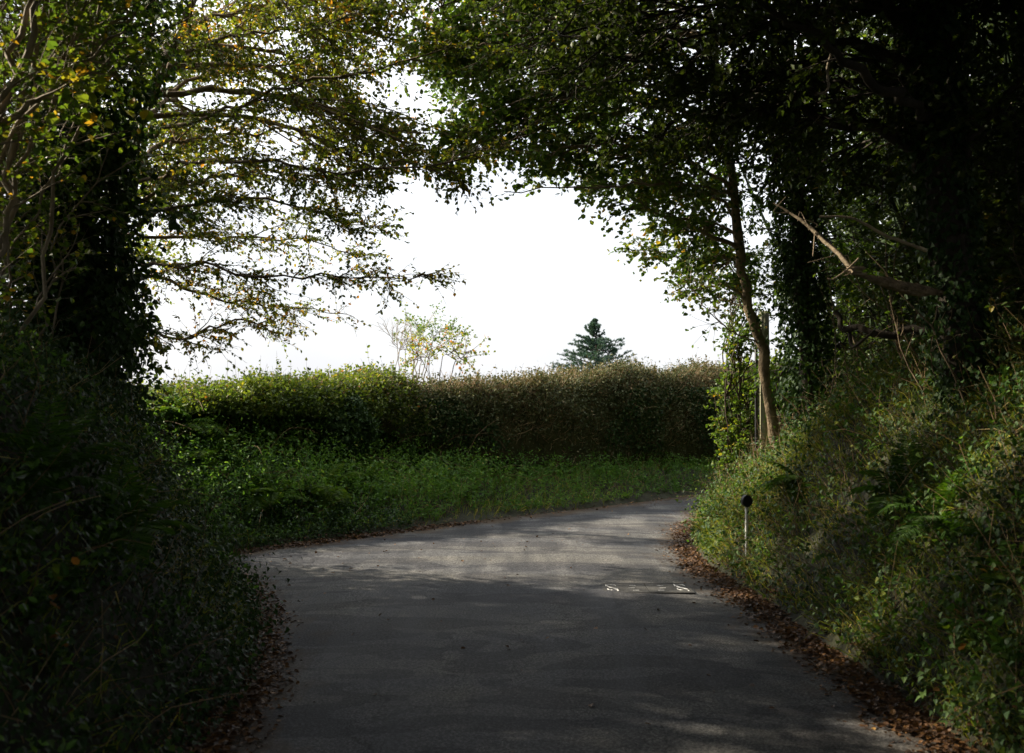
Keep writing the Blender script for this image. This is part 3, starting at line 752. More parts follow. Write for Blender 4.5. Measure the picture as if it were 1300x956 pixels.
# L3: hazel stool at the left edge
t = Tree('hazel_stool', 'clump of pale slanting hazel stems at the upper left edge with sparse yellow green leaves', bark='bark_pale', leaf='hazel', base=gb(-2.9, 5.0))
stems = [([(-60, 480, 5.4), (-10, 330, 5.5), (25, 210, 5.6), (70, 120, 5.7), (110, 0, 5.8)], .016), ([(-40, 470, 5.6), (5, 300, 5.7), (15, 170, 5.8), (50, 60, 5.8), (60, -60, 5.8)], .020),
 ([(-50, 480, 5.2), (-20, 250, 5.2), (30, 150, 5.3), (80, 95, 5.5), (160, 40, 5.7)], .014), ([(-20, 520, 5.8), (40, 380, 5.9), (70, 270, 6.0), (95, 190, 6.1), (120, 60, 6.2), (140, -40, 6.2)], .013),
 ([(-70, 400, 5.0), (-10, 170, 5.0), (40, 50, 5.1), (60, -60, 5.2)], .024), ([(-60, 300, 5.0), (0, 140, 5.0), (30, 40, 5.1), (70, -20, 5.2), (140, -100, 5.4)], .018),
 ([(-30, 500, 6.0), (10, 340, 6.0), (8, 200, 6.1), (20, 90, 6.1)], .010), ([(-40, 500, 6.2), (30, 300, 6.3), (65, 230, 6.4), (110, 140, 6.5), (150, 90, 6.6)], .011),
 ([(-60, 480, 5.5), (-40, 200, 5.4), (-20, 60, 5.4), (20, -60, 5.5)], .022), ([(-20, 520, 6.5), (50, 420, 6.5), (60, 330, 6.6), (100, 250, 6.7), (150, 215, 6.8)], .010),
 ([(-10, 540, 6.8), (40, 470, 6.8), (75, 390, 6.9), (82, 300, 7.0)], .010)]
for pts, r in stems:
    P = np.vstack([t.base[None] + rng.normal(size=3) * .05, WP(pts)])
    C = t.add_limb(P, r * 1.3, r * .5, 20, .03, 8)
    t.spray(C, 11, .5, 5, .28, 5, .038, 'round', .6, flat=.9, t0=.3, ang=.7)
C = t.add_limb(WP([(-60, 200, 5.0), (10, 150, 5.1), (45, 130, 5.2), (75, 108, 5.3), (115, 92, 5.4)]), .022, .010, 14, .03)
t.spray(C, 6, .4, 4, .3, 5, .06, 'round', .6, flat=.8)
for u, v, Y, r in [(20, 30, 6.2, .5), (110, 20, 6.5, .5), (0, 120, 6.2, .45), (60, -60, 6, .6), (180, 10, 6.9, .4), (40, 200, 6.8, .45), (10, 300, 6.8, .45)]:
    c = W(u, v, Y); t.lobe(c, r, W(0, 250, 6) , 12, 9, 7, .32, .038, 'round', .5, r0=.012)
t.done()

# left back row closing the view
for k, (x, y, lobes, lab) in enumerate([
 (-5.0, 9.0, [(40, 420, 9, .75), (0, 300, 9, .8), (60, 200, 9, .75), (120, 120, 9, .7), (110, 300, 9.2, .6), (130, 420, 9.4, .5), (10, 120, 9, .8), (60, 20, 9, .8), (160, 20, 9, .7), (140, 500, 9.6, .42), (165, 210, 9.4, .45), (-60, 460, 9, .8), (140, 380, 9.5, .4)], 'shadowy leafy tree behind the hazel stems and the ivy clad tree'),
 (-5.6, 13.6, [(170, 330, 13.5, .5), (180, 150, 13.5, .8), (250, 60, 13.5, .7), (340, -20, 13.5, .8), (180, 220, 13.3, .6), (200, -60, 13.5, .9)], 'yellowing tree showing through behind the beech sprays')]):
    t = Tree('hedgerow_tree', lab, bark='bark_brown', leaf='beech' if k else 'oak', base=gb(x, y), group='hedgerow trees at the left')
    top = np.array([t.base, t.base + [.1, 0, 1.5], t.base + [.3, -.1, 3.2], t.base + [.7, -.2, 5.0]]); t.trunk(top, .08, .03)
    for u, v, Y, r in lobes:
        c = W(u, v, Y); t.lobe(c, (r, r * .9, r * .75), t.near(c), 14, 8, 9 if k == 0 else 8, .45, .075, 'simple', .5, flat=.5, r0=.02)
    t.done()

# R1: leaning tree
t = Tree('leaning_tree', 'slim brown barked tree leaning left above the round headed marker post', bark='bark_tan', leaf='hazel', base=gb(2.95, 10.9))
t.trunk(np.array([t.base, *WP([(990, 570, 10.9), (978, 510, 10.9), (966, 440, 10.85), (950, 390, 10.8), (942, 340, 10.8), (936, 290, 10.7), (931, 240, 10.6), (925, 170, 10.4), (910, 80, 10.2), (890, -40, 10.0)])]), .066, .030, 30, 14)
RB = [([(947, 380, 10.8), (925, 364, 10.7), (905, 362, 10.6), (880, 370, 10.5), (858, 372, 10.4)], 8, .35, 5, .5, .022),
 ([(938, 315, 10.7), (905, 300, 10.5), (870, 282, 10.3), (830, 268, 10.1), (790, 258, 10.0)], 16, .4, 8, .55, .03),
 ([(936, 280, 10.7), (900, 245, 10.9), (850, 228, 11.2), (800, 220, 11.4), (750, 215, 11.5)], 18, .5, 8, .5, .022),
 ([(940, 330, 10.8), (910, 325, 11.2), (880, 330, 11.5), (850, 325, 11.8), (815, 315, 12.0)], 18, .45, 8, .62, .018),
 ([(931, 250, 10.6), (880, 235, 10.0), (820, 232, 9.6), (760, 238, 9.3), (700, 240, 9.1), (640, 243, 9.0)], 7, .3, 4, .45, .02),
 ([(930, 240, 10.6), (850, 190, 10.3), (770, 180, 10.0), (700, 190, 9.8), (640, 185, 9.7)], 22, .5, 8, .5, .022),
 ([(928, 200, 10.5), (850, 130, 10.6), (770, 110, 10.6), (690, 120, 10.6), (620, 120, 10.6), (570, 130, 10.6)], 24, .55, 8, .5, .022),
 ([(926, 180, 10.5), (860, 90, 10.0), (780, 60, 9.8), (700, 60, 9.7), (620, 75, 9.6), (580, 90, 9.6)], 24, .55, 8, .48, .022),
 ([(915, 100, 10.3), (840, 30, 10.4), (740, 0, 10.5), (640, 10, 10.6), (570, 20, 10.6)], 24, .55, 8, .45, .022),
 ([(962, 435, 10.8), (930, 420, 10.6), (905, 400, 10.4), (893, 388, 10.3), (888, 372, 10.3)], 7, .25, 3, .5, .010),
 ([(950, 395, 10.8), (930, 385, 11.2), (905, 375, 11.6), (880, 350, 11.9)], 12, .4, 7, .65, .012)]
for pts, n1, L1, nl, tn, r in RB:
    C = t.add_limb(WP(pts), r, .004, 18, .03)
    t.spray(C, n1, L1, 6, .32, nl, .05, 'round', tn, flat=.6, ljit=.2)
for u, v, Y, r in [(590, 120, 14, .5), (680, 140, 14, .5), (520, 90, 14, .5), (760, 160, 14, .5), (620, 50, 14.2, .6), (720, 70, 14.2, .6), (560, -50, 14, .8), (680, -60, 14, .8), (640, -150, 13.6, .9), (520, -140, 13.4, .9), (780, -120, 13.6, .9), (560, -20, 12.6, .6), (640, 10, 12.8, .6), (720, 20, 12.8, .6), (650, 80, 12.8, .45), (740, 100, 12.8, .5), (590, -70, 12.8, .8), (700, -80, 13, .8), (500, -60, 12.6, .7), (820, -40, 13, .8), (590, 175, 10.2, .3), (565, 190, 10.0, .25), (600, 95, 10.3, .4), (580, 50, 10.3, .4), (540, 60, 10.3, .3), (690, 200, 10.3, .32), (880, 300, 11.2, .42), (920, 340, 11.4, .35), (860, 250, 11.0, .45), (800, 190, 10.8, .5), (730, 150, 10.6, .5), (680, 90, 10.6, .5), (780, 60, 10.6, .6), (660, 175, 10.2, .32), (860, 160, 10.8, .6), (920, 250, 11.2, .5), (720, 10, 10.5, .6), (610, 60, 10.4, .4), (840, 60, 10.6, .6), (625, 130, 10.3, .3), (750, 210, 10.4, .38), (820, 225, 10.6, .4), (640, 20, 10.5, .5), (560, 10, 10.4, .45)]:
    c = W(u, v, Y); t.lobe(c, (r, r, r * .75), t.near(c), 14, 8, 9, .34, .052, 'round', .48, flat=.5, r0=.02, wid=1.)  # the farthest lobes were added to shade the near road
t.ivy_on(t.T, .13, 500, .045, .5, .25, .8)
t.done()

# lit bush beside it
t = Tree('hazel_bush', 'sunlit yellow green hazel shoots on the bank at the inside of the bend', cat='bush', bark='twig', leaf='hazel', base=gb(2.75, 12.3))
for u, v, Y, r in [(935, 560, 12.3, .22), (925, 500, 12.4, .2), (945, 470, 12.4, .24), (932, 430, 12.3, .2), (920, 540, 12.5, .15), (940, 600, 12.1, .2), (955, 530, 12.6, .2), (985, 450, 12.6, .3), (925, 585, 12.3, .15), (945, 400, 12.3, .22), (950, 340, 12.5, .25)]:
    c = W(u, v, Y); t.lobe(c, r, t.base, 10, 8, 8, .2, .040, 'round', .52, flat=.9, r0=.008, wid=1.)
t.done()

# R2: ivy covered trunk behind
t = Tree('ivy_clad_tree', 'upright trunk wrapped in dark glossy ivy just right of the leaning tree', bark='bark_dark', leaf='hazel', base=gb(3.35, 10.4))
t.trunk(np.array([t.base, *WP([(1030, 520, 10.4), (1022, 420, 10.4), (1015, 330, 10.4), (1010, 200, 10.3), (1000, 60, 10.2), (990, -100, 10.0)])]), .10, .05)
t.ivy_on(t.T, .27, 7500, .055, .38, .02, .75)
for u, v, Y, r in [(1000, 360, 10.7, .4), (1040, 300, 10.8, .5), (990, 230, 10.8, .5), (1060, 200, 11, .6), (1000, 120, 10.8, .6), (930, 100, 10.8, .6), (1060, 60, 10.8, .6), (960, 10, 10.6, .6), (1070, 440, 11.3, .45), (1060, 370, 11.2, .45), (1100, 520, 11.4, .4), (985, 480, 11.4, .3)]:
    c = W(u, v, Y); t.lobe(c, r, t.near(c), 12, 8, 9, .36, .055, 'simple', .4, r0=.02)
t.done()

# R3: the big dark tree with the sweeping bough
t = Tree('oak_tree', 'big dark tree at the right with a heavy bough sweeping left under the canopy', bark='bark_dark', leaf='oak', base=gb(3.15, 6.9))
t.trunk(np.array([t.base, *WP([(1225, 470, 6.9), (1212, 380, 6.9), (1200, 270, 6.9), (1190, 170, 6.9), (1188, 60, 6.9), (1195, -80, 6.9), (1200, -260, 6.9)])]), .15, .08, 26, 14)
t.ivy_on(t.T, .22, 6500, .05, .3, .0, .8)
OB = [([(1200, 262, 6.9), (1170, 205, 6.95), (1130, 175, 7.0), (1085, 155, 7.1), (1040, 145, 7.3), (990, 138, 7.5), (930, 148, 7.8), (860, 162, 8.1), (780, 178, 8.4)], .055, 24, .6, .42),
 ([(1085, 155, 7.1), (1040, 120, 7.2), (1000, 95, 7.3), (940, 90, 7.5), (860, 100, 7.7)], .035, 16, .6, .4),
 ([(1190, 120, 6.9), (1130, 70, 7.0), (1050, 50, 7.2), (950, 40, 7.5), (840, 60, 7.9), (740, 85, 8.2), (660, 90, 8.4)], .05, 26, .6, .42),
 ([(1190, 60, 6.9), (1100, -10, 7.0), (960, -40, 7.3), (820, -40, 7.7), (680, -20, 8.1), (560, 0, 8.3)], .05, 26, .7, .42),
 ([(1200, 260, 6.9), (1230, 180, 6.8), (1280, 120, 6.6), (1340, 60, 6.4)], .05, 16, .6, .4),
 ([(1190, 160, 6.9), (1130, 110, 6.3), (1050, 60, 5.9), (950, 0, 5.6), (850, -60, 5.4)], .04, 18, .6, .42),
 ([(1188, 20, 6.9), (1260, -40, 6.2), (1180, -160, 5.5), (1000, -250, 5.0)], .04, 16, .7, .4)]
for pts, r, n1, L1, tn in OB:
    C = t.add_limb(WP(pts), r, .008, 24, .04, 8)
    t.spray(C, n1, L1, 7, .34, 9, .055, 'simple', tn, flat=.6)
for u in range(700, 1400, 90):
    for v in (-120, -30, 60, 150):
        if u < 850 and v > 130: continue
        for Y in (7.6, 9.0):
            c = W(u + rng.uniform(-30, 30), v + rng.uniform(-25, 25), Y + rng.uniform(-.4, .4)); t.lobe(c, (.62, .62, .45), t.near(c), 10, 8, 10, .36, .050, 'simple', .42, r0=.015, wid=1.3)
for u, v, Y, r in [(1270, 230, 8, .6), (1330, 200, 8, .6), (1120, 240, 8.6, .5), (1060, 230, 9, .5), (950, 205, 9.2, .42), (880, 190, 9, .4)]:
    c = W(u, v, Y); t.lobe(c, r, t.near(c), 10, 8, 10, .36, .050, 'simple', .42, r0=.015, wid=1.3)
t.done()

# thicket trees behind the right bank
TH = [(5.6, 12.5, 'tangled thorn tree behind the ivy wrapped trunk and the splintered log', [(1070, 330, 12), (1110, 400, 12), (1050, 250, 12), (1120, 250, 12), (1090, 480, 12), (1160, 340, 12), (1040, 450, 12.4), (1160, 440, 12), (1020, 180, 12.4), (1130, 160, 12), (1060, 540, 12.6), (985, 300, 12.8), (990, 400, 12.9)]),
 (5.2, 9.6, 'dark thicket tree behind the big oak trunk', [(1210, 380, 9.6), (1270, 300, 9.6), (1200, 280, 9.6), (1330, 360, 9.4), (1150, 300, 9.8), (1260, 420, 9.2), (1340, 240, 9.6), (1280, 190, 9.6), (1200, 190, 9.8), (1340, 120, 9.4), (1180, 440, 9.9), (1340, 450, 9.0)]),
 (4.9, 7.2, 'shaded small tree at the right edge above the bank', [(1310, 320, 7.3), (1360, 250, 7.2), (1350, 400, 7.2), (1290, 240, 7.6), (1340, 130, 7.4), (1250, 340, 7.9), (1290, 400, 7.5)])]
for x, y, lab, lobes in TH:
    t = Tree('thicket_tree', lab, bark='bark_dark', leaf='oak', base=gb(x, y), group='trees crowding behind the right bank')
    t.trunk(np.array([t.base, t.base + [-.1, 0, 1.2], t.base + [.1, 0, 2.6], t.base + [-.1, .1, 4.2]]), .09, .04)
    for u, v, Y in lobes:
        c = W(u, v, Y); t.lobe(c, (.62, .62, .55), t.near(c), 13, 8, 10, .4, .062, 'simple', .42, r0=.018, wid=1.3)
    C = t.T
    for k in range(16):
        u, v, Y = lobes[k % len(lobes)]; c = W(u + rng.uniform(-60, 60), v + rng.uniform(-60, 60), Y - .9)
        t.add_limb(np.array([t.near(c), (t.near(c) + c) / 2 + rng.normal(size=3) * .3, c]), .014, .003, 12, .06)
    t.done()

# bare stems of the understorey on the right bank
t = Tree('elder_bush', 'thin bare stemmed bush on top of the right bank under the oak', cat='bush', bark='bark_brown', leaf='hazel', base=gb(3.5, 7.8))
for k in range(46):
    x, y = rng.uniform(2.9, 4.6), rng.uniform(6.0, 10.0); z = H(np.array([x]), np.array([y]))[0] - .05
    S = np.array([[x, y, z]]) - t.base; D = np.array([[rng.normal() * .25 - .05, rng.normal() * .2, 1.]])
    tw = grow(S, D, rng.uniform(.6, 1.7), 9, .16, .0)
    tubes(t.br, tw, np.broadcast_to(np.linspace(.008, .003, 9), (1, 9)), 5)
    S2, D2, _ = spawn(tw, 5, .3, 1, .8); t2 = grow(S2, D2, rng.uniform(.15, .45, len(S2)), 5, .2)
    leafy(t.lf, t.br, t2, 3, .045, 'oval', .45 + rng.normal(size=len(t2)) * .1, r=.003)
t.done()

# dead wood
root = empty('fallen_bough', W(1100, 352, 6.3), 'splintered dead log with a pale broken branch, hanging left of the oak trunk', 'dead wood')
ro = np.array(root.location)
b = Buf(); C = spline(WP([(1082, 346, 6.2), (1100, 352, 6.25), (1130, 360, 6.4), (1165, 368, 6.6), (1195, 372, 6.75)]) - ro, 22)
t_ = np.linspace(0, 1, 22)
core_r = (.008 + .026 * sm(t_ * 2.2)) * (1 - .55 * sm((t_ - .7) / .3))
Rr_ = core_r * (1 + .12 * np.sin(np.arange(22) * 1.3)); tubes(b, C[None], Rr_[None], 9)
for i in range(13):
    ph = i * 2 * PI / 13 + rng.uniform(-.2, .2); tw_ = ph + t_ * rng.uniform(.6, 1.6)
    off = core_r * (.80 + .22 * np.sin(t_ * rng.uniform(4, 9) + ph))
    Q = C + np.stack([np.zeros(22), np.cos(tw_) * off, np.sin(tw_) * off], -1) + rng.normal(size=(22, 3)) * .0022
    tubes(b, Q[None], (core_r * rng.uniform(.22, .42) * (1 + .2 * rng.normal(size=22)))[None], 5)
b.build('log', M['dead_grey'], root)
b = Buf()
for i in range(7):
    a = WP([(1084, 344, 6.2)])[0] - ro + rng.normal(size=3) * .012
    tubes(b, np.array([[a + [.07, 0, -.005], a, a - [.05 + .03 * rng.uniform(), 0, rng.normal() * .02]]]), np.array([[.008, .006, .001]]), 4)
b.build('splinter', M['dead'], root)
b = Buf(); limb(b, WP([(982, 258, 6.6), (1010, 275, 6.5), (1040, 300, 6.4), (1065, 322, 6.3), (1084, 347, 6.2)]) - ro, .006, .019, 18, 8, .01)
for k in range(6):
    a_ = WP([(1000 + 13 * k, 270 + 11 * k, 6.55 - .05 * k)])[0] - ro; limb(b, np.array([a_, a_ + rng.normal(size=3) * .05 + [0, 0, .03], a_ + rng.normal(size=3) * .12 + [0, 0, .05]]), .004, .0015, 8, 5, .006)
limb(b, WP([(1050, 354, 6.1), (1056, 355, 6.1), (1072, 345, 6.15), (1090, 328, 6.2)]) - ro, .004, .005, 10, 6, .004)
b.build('branch', M['dead'], root, smooth=True)
b = Buf(); P = WP([(1040, 275, 6.0), (1082, 277, 6.0), (1100, 286, 6.0), (1125, 299, 6.05), (1152, 309, 6.1), (1175, 318, 6.3)])
limb(b, P - P[0], .006, .013, 18, 8, .006)
o = b.build('bare_branch', M['dead'], smooth=True); o.location = P[0]; tag(o, 'pale sunlit bare branch arching above the splintered log', 'branch')
b = Buf(); P = WP([(1068, -20, 6.0), (1058, 30, 6.0), (1057, 60, 6.0), (1050, 90, 6.05), (1052, 110, 6.05), (1047, 118, 6.05), (1036, 119, 6.0)])
limb(b, P - P[0], .009, .009, 26, 8, .008)
o = b.build('hanging_vine', M['bark_pale'], smooth=True); o.location = P[0]; tag(o, 'pale crooked vine hanging down beside the oak canopy', 'vine')
b = Buf(); P = WP([(1060, 395, 8.2), (1072, 420, 8.1), (1090, 415, 8.0), (1120, 425, 7.9), (1160, 420, 7.8), (1215, 425, 7.6)])
limb(b, P - P[0], .022, .035, 22, 10, .03)
limb(b, WP([(1078, 418, 8.1), (1082, 440, 8.0), (1095, 432, 7.9), (1110, 420, 7.9)]) - P[0], .018, .010, 12, 8, .015)
for k in range(7):
    a_ = WP([(1070 + 18 * k, 418 + 3 * (k % 3), 8.0)])[0] - P[0]; limb(b, np.array([a_, a_ + rng.normal(size=3) * .1 + [0, 0, .06], a_ + rng.normal(size=3) * .2 + [0, 0, .12]]), .006, .002, 8, 5, .01)
o = b.build('dark_log', M['bark_dark'], smooth=True); o.location = P[0]; tag(o, 'dark crooked log lying low in the thicket below the splintered one', 'dead wood')

# ---------------------------------------------------------------- unseen leaves added over and behind the viewer to shade the lane
t = Tree('unseen_shade_tree', 'unseen tree added above the frame to shade the near end of the road', bark='bark_dark', leaf='oak', base=gb(-3.6, 3.0), group='unseen trees added for shade')
t.trunk(np.array([t.base, t.base + [.1, 0, 2.5], t.base + [.5, 0, 5.0], t.base + [1.2, 0, 7.]]), .2, .08)  # unseen tree, added to block light over the near road
for x in (-4.5, -2.8, -1.1, .6, 2.2, 3.6):
    for y in (4.6, 6.4, 8.0):
        if y > 7.5 and x > -1: pass
        c = np.array([x + rng.uniform(-.3, .3), y + rng.uniform(-.3, .3), 6.9 + rng.uniform(-.3, .5)]); t.lobe(c, (1.15, 1.15, .8), t.near(c), 10, 8, 9, .6, .13, 'simple', .35, r0=.04)
t.done()
b = Buf()
n = 42000
Y = rng.uniform(-5.5, 3.8, n); A = rng.uniform(-.15, PI + .15, n); Rr = rng.uniform(4.3, 6.2, n)  # leaf arch behind the viewer, added to cut skylight
P = np.stack([.3 + Rr * 1.0 * np.cos(A), Y, 1.0 + Rr * .95 * np.sin(A)], -1)
leaves(b, P, rng.normal(size=P.shape), rng.uniform(.26, .46, n), np.clip(.35 + rng.normal(size=n) * .2, 0, 1), 'simple', None, 1.3)
tw = grow(P[:500], rng.normal(size=(500, 3)), 1.5, 6, .2); tubes(b, tw, np.full((500, 6), .012), 3, .0)
# leaf roof ahead of the viewer, above the frame, added to darken the near road
n = 60000
yy = rng.uniform(3.2, 10.8, n)
P = np.stack([rng.uniform(np.where(yy > 7, .3, -4.5), 7, n), yy, np.maximum(4.8, 2.5 + .415 * yy) + rng.gamma(2., .45, n)], -1)
leaves(b, P, rng.normal(size=P.shape), rng.uniform(.16, .34, n), np.clip(.35 + rng.normal(size=n) * .2, 0, 1), 'simple', None, 1.3)
tag(b.build('woodland_screen', M['oak']), 'unseen leaves added behind and above the viewer to shade the near lane', kind='stuff')
for x0, x1, y0, y1, z1, n, lab in ((5.6, 8.5, 5, 19, 8.5, 70000, 'dense dark wood closing the view behind the right bank'), (-9.5, -6.6, 0, 9.8, 5.6, 40000, 'unseen dense leaves added beyond the left bank to block low sun')):
    b = Buf()  # the left mass is out of view, added to block low sun
    P = np.stack([rng.uniform(x0, x1, n), rng.uniform(y0, y1, n), rng.uniform(.8, z1, n)], -1)
    leaves(b, P, rng.normal(size=P.shape), rng.uniform(.09, .20, n), np.clip(.35 + rng.normal(size=n) * .2, 0, 1), 'simple', None, 1.2)
    k = rng.integers(0, n, 260); tw = grow(P[k] * [1, 1, 0] + [0, 0, 1.], np.tile([[0, 0, 1.]], (260, 1)) + rng.normal(size=(260, 3)) * .15, rng.uniform(4, 7, 260), 9, .08)
    tubes(b, tw, np.broadcast_to(np.linspace(.05, .015, 9), (260, 9)), 5, .0)
    tag(b.build('woodland_screen', M['oak']), lab, kind='stuff')

# ---------------------------------------------------------------- far trees beyond the hedge
sb = W(757, 500, 36); sb[2] = .95
root = empty('spruce_tree', sb, 'blue green conifer tip rising behind the middle of the clipped hedge', 'tree')
tip = W(757, 408, 36)[2] - sb[2]
b = Buf(); tubes(b, np.array([[[0, 0, 0], [0, 0, tip * .5], [0, 0, tip * .98]]]), np.array([[.1, .05, .012]]), 8); b.build('trunk', M['bark_dark'], root)
bl, bb = Buf(), Buf()
hs = np.linspace(.25, .99, 22); S, D, L = [], [], []
for h in hs:
    m = 8 if h < .8 else 4
    az = rng.uniform(0, 2 * PI, m); ln = (1 - h) * tip * .92 * rng.uniform(.5, 1.15, m) + .06
    for a_, l_ in zip(az, ln): S.append([0, 0, h * tip]); D.append([math.cos(a_), math.sin(a_), .12 + .5 * (h > .8)]); L.append(l_)
br = grow(np.array(S), np.array(D), np.array(L), 7, .06, -.03)
tubes(bb, br, np.broadcast_to(np.linspace(.02, .006, 7), (len(br), 7)), 4)
S, D, _ = spawn(br, 12, .15, 1, .7, .35); s2 = grow(S, D, rng.uniform(.10, .30, len(S)) * np.clip(1.25 - S[:, 2] / tip, .25, 1), 4, .1, -.02)
s2 = np.concatenate([s2, br[:, 3:]])
S, D, _ = spawn(s2, 16, 0, 1, .6, 1.)
leaves(bl, S, D, rng.uniform(.05, .10, len(S)), np.clip(.5 + rng.normal(size=len(S)) * .2, 0, 1), 'simple', None, .55)
bb.build('branches', M['bark_dark'], root); bl.build('crown', M['spruce'], root)

def sapling(name, lab, px, Y, leafy_n, tone, mat, bark, leafL, cat='tree', base_z=.95):
    b0 = W(px[0][0][0][0], 500, Y); b0[2] = base_z
    t = Tree(name, lab, cat=cat, bark=bark, leaf=mat, base=b0)
    for pts, r in px:
        P = np.vstack([b0 + rng.normal(size=3) * [.15, .15, 0], WP([(u, v, Y + rng.normal() * .2) for u, v in pts])])
        C = t.add_limb(P, r, .006, 16, .02, 6)
        S, D, _ = spawn((C - t.base)[None], 9, .72, 1, .75, 1.); sh = grow(S, D, rng.uniform(.2, .65, len(S)), 6, .12, -.02)
        tubes(t.br, sh, np.broadcast_to(np.linspace(.008, .004, 6), (len(sh), 6)), 3)
        S, D, _ = spawn(sh, 4, .3, 1, .6); tw = grow(S, D, rng.uniform(.12, .28, len(S)), 4, .15, -.02)
        if leafy_n: leafy(t.lf, t.br, tw, leafy_n, leafL, 'simple', tone + rng.normal(size=len(tw)) * .1, r=.004, flat=1., spread=1., twigs=False)
        else: tubes(t.br, tw, np.broadcast_to(np.linspace(.004, .003, 4), (len(tw), 4)), 3)
    return t.done()
sapling('ash_sapling', 'thin stemmed young tree with sparse olive leaves behind the left part of the hedge', [([(524, 450), (523, 430), (522, 412)], .035), ([(530, 450), (534, 425), (545, 408)], .022), ([(545, 450), (552, 430), (562, 412)], .02), ([(540, 455), (560, 440), (580, 424)], .015), ([(536, 450), (535, 435), (530, 415)], .018)], 24, 6, .5, 'hazel', 'bark_pale', .07)
sapling('bare_sapling', 'small leafless sapling beside the olive leaved young tree', [([(505, 450), (500, 435), (494, 424)], .012), ([(507, 455), (509, 435), (511, 420)], .012), ([(515, 455), (517, 440), (518, 425)], .010)], 22, 0, .5, 'beech', 'bark_pale', .05)
sapling('field_maple_bush', 'bright yellow and green bush behind the hedge at the foot of the young tree', [([(560, 462), (570, 450), (582, 440)], .012), ([(545, 465), (548, 452), (550, 445)], .012), ([(575, 465), (588, 452), (592, 446)], .012), ([(540, 465), (535, 456), (530, 450)], .01)], 20, 6, .78, 'bramble', 'twig', .07, cat='bush')

# ---------------------------------------------------------------- pole, marker, cover
def cyl(b, c, r0, r1, h, sides=20, tilt=(0, 0), segs=1):
    z = np.linspace(0, h, segs + 1); c = np.array(c, float)
    P = np.stack([c[0] + z * tilt[0], c[1] + z * tilt[1], c[2] + z], -1)
    tubes(b, P[None], np.linspace(r0, r1, segs + 1)[None], sides)
    an = np.arange(sides) * 2 * PI / sides
    k = b.n - sides
    b.L.append(np.arange(k, k + sides).astype(np.int32)); b.S.append(np.array([sides], np.int32)); b.T.append(np.array([.5], np.float32))
pz = gb(3.02, 11.9)
root = empty('utility_pole', pz, 'weathered wooden pole with a black cable guard, just left of the leaning trunk', 'utility pole')
b = Buf(); cyl(b, (0, 0, 0), .060, .055, 1.92, 20, segs=6); b.build('pole', M['pole'], root, smooth=True)
gx = -.105
b = Buf(); cyl(b, (gx, -.02, .05), .019, .019, 1.55, 10, segs=4); b.build('cable_guard', M['black'], root, smooth=True)
b = Buf(); cyl(b, (gx, -.02, 1.602), .020, .020, .13, 10); b.build('marker_band', M['yellow'], root, smooth=True)
b = Buf(); cyl(b, (gx, -.02, 1.734), .009, .009, .22, 8, segs=2); b.build('cable', M['black'], root, smooth=True)
for z in (.4, .95, 1.5):
    b = Buf(); A = np.array([[-.06, -.04, z], [gx, -.045, z + .003], [gx - .022, -.02, z], [gx, .01, z]]); tubes(b, A[None], np.full((1, 4), .004), 4); b.build('clip', M['iron'], root)

P0 = W(948, 668, 8.7); mz = gb(P0[0], 8.7)
root = empty('marker_post', mz, 'short white marker post with a round black head, standing in the bank grass', 'marker post')
b = Buf(); cyl(b, (0, 0, 0), .015, .015, W(948, 643, 8.7)[2] - mz[2], 12, segs=6); b.build('post', M['white'], root, smooth=True)
hz = W(946, 636, 8.7)[2] - mz[2]
b = Buf(); an = np.arange(28) * 2 * PI / 28
for yy, rr in ((-.022, .045), (-.016, .052), (.016, .052), (.022, .045)):
    b.V.append(np.stack([rr * np.cos(an), np.full(28, yy), hz + rr * np.sin(an)], -1).astype(np.float32))
b.n = 28 * 4
for k in range(3):
    i = np.arange(28); Fq = np.stack([i + 28 * k, (i + 1) % 28 + 28 * k, (i + 1) % 28 + 28 * (k + 1), i + 28 * (k + 1)], 1)
    b.L.append(Fq.astype(np.int32).ravel()); b.S.append(np.full(28, 4, np.int32)); b.T.append(np.full(28, .5, np.float32))
for k in (0, 3):
    i = np.arange(28) + 28 * k; b.L.append((i if k else i[::-1]).astype(np.int32)); b.S.append(np.array([28], np.int32)); b.T.append(np.array([.5], np.float32))
o = b.build('head', M['black'], root); o.rotation_euler = (0, 0, .35)

# manhole cover set into the lane (two leaves with bright worn lifting plates at both ends)
def box(b, x0, x1, y0, y1, z0, z1):
    V = np.array([[x, y, z] for z in (z0, z1) for y in (y0, y1) for x in (x0, x1)])
    b.add(V, [[0, 2, 3, 1], [4, 5, 7, 6], [0, 1, 5, 4], [2, 6, 7, 3], [0, 4, 6, 2], [1, 3, 7, 5]])
mc = W(821, 746, 8.2); zc = float(RZ(mc[0], mc[1])[0]) + .003
root = empty('manhole_cover', (mc[0], mc[1], zc), 'rectangular iron access cover in the lane with bright worn plates at both ends', 'manhole cover')
hx, hy = .36, .20
b = Buf()
for x0, x1, y0, y1 in ((-hx, hx, hy - .02, hy), (-hx, hx, -hy, -hy + .02), (-hx, -hx + .02, -hy + .0202, hy - .0202), (hx - .02, hx, -hy + .0202, hy - .0202)): box(b, x0, x1, y0, y1, -.03, .004)
b.build('frame', M['iron'], root)
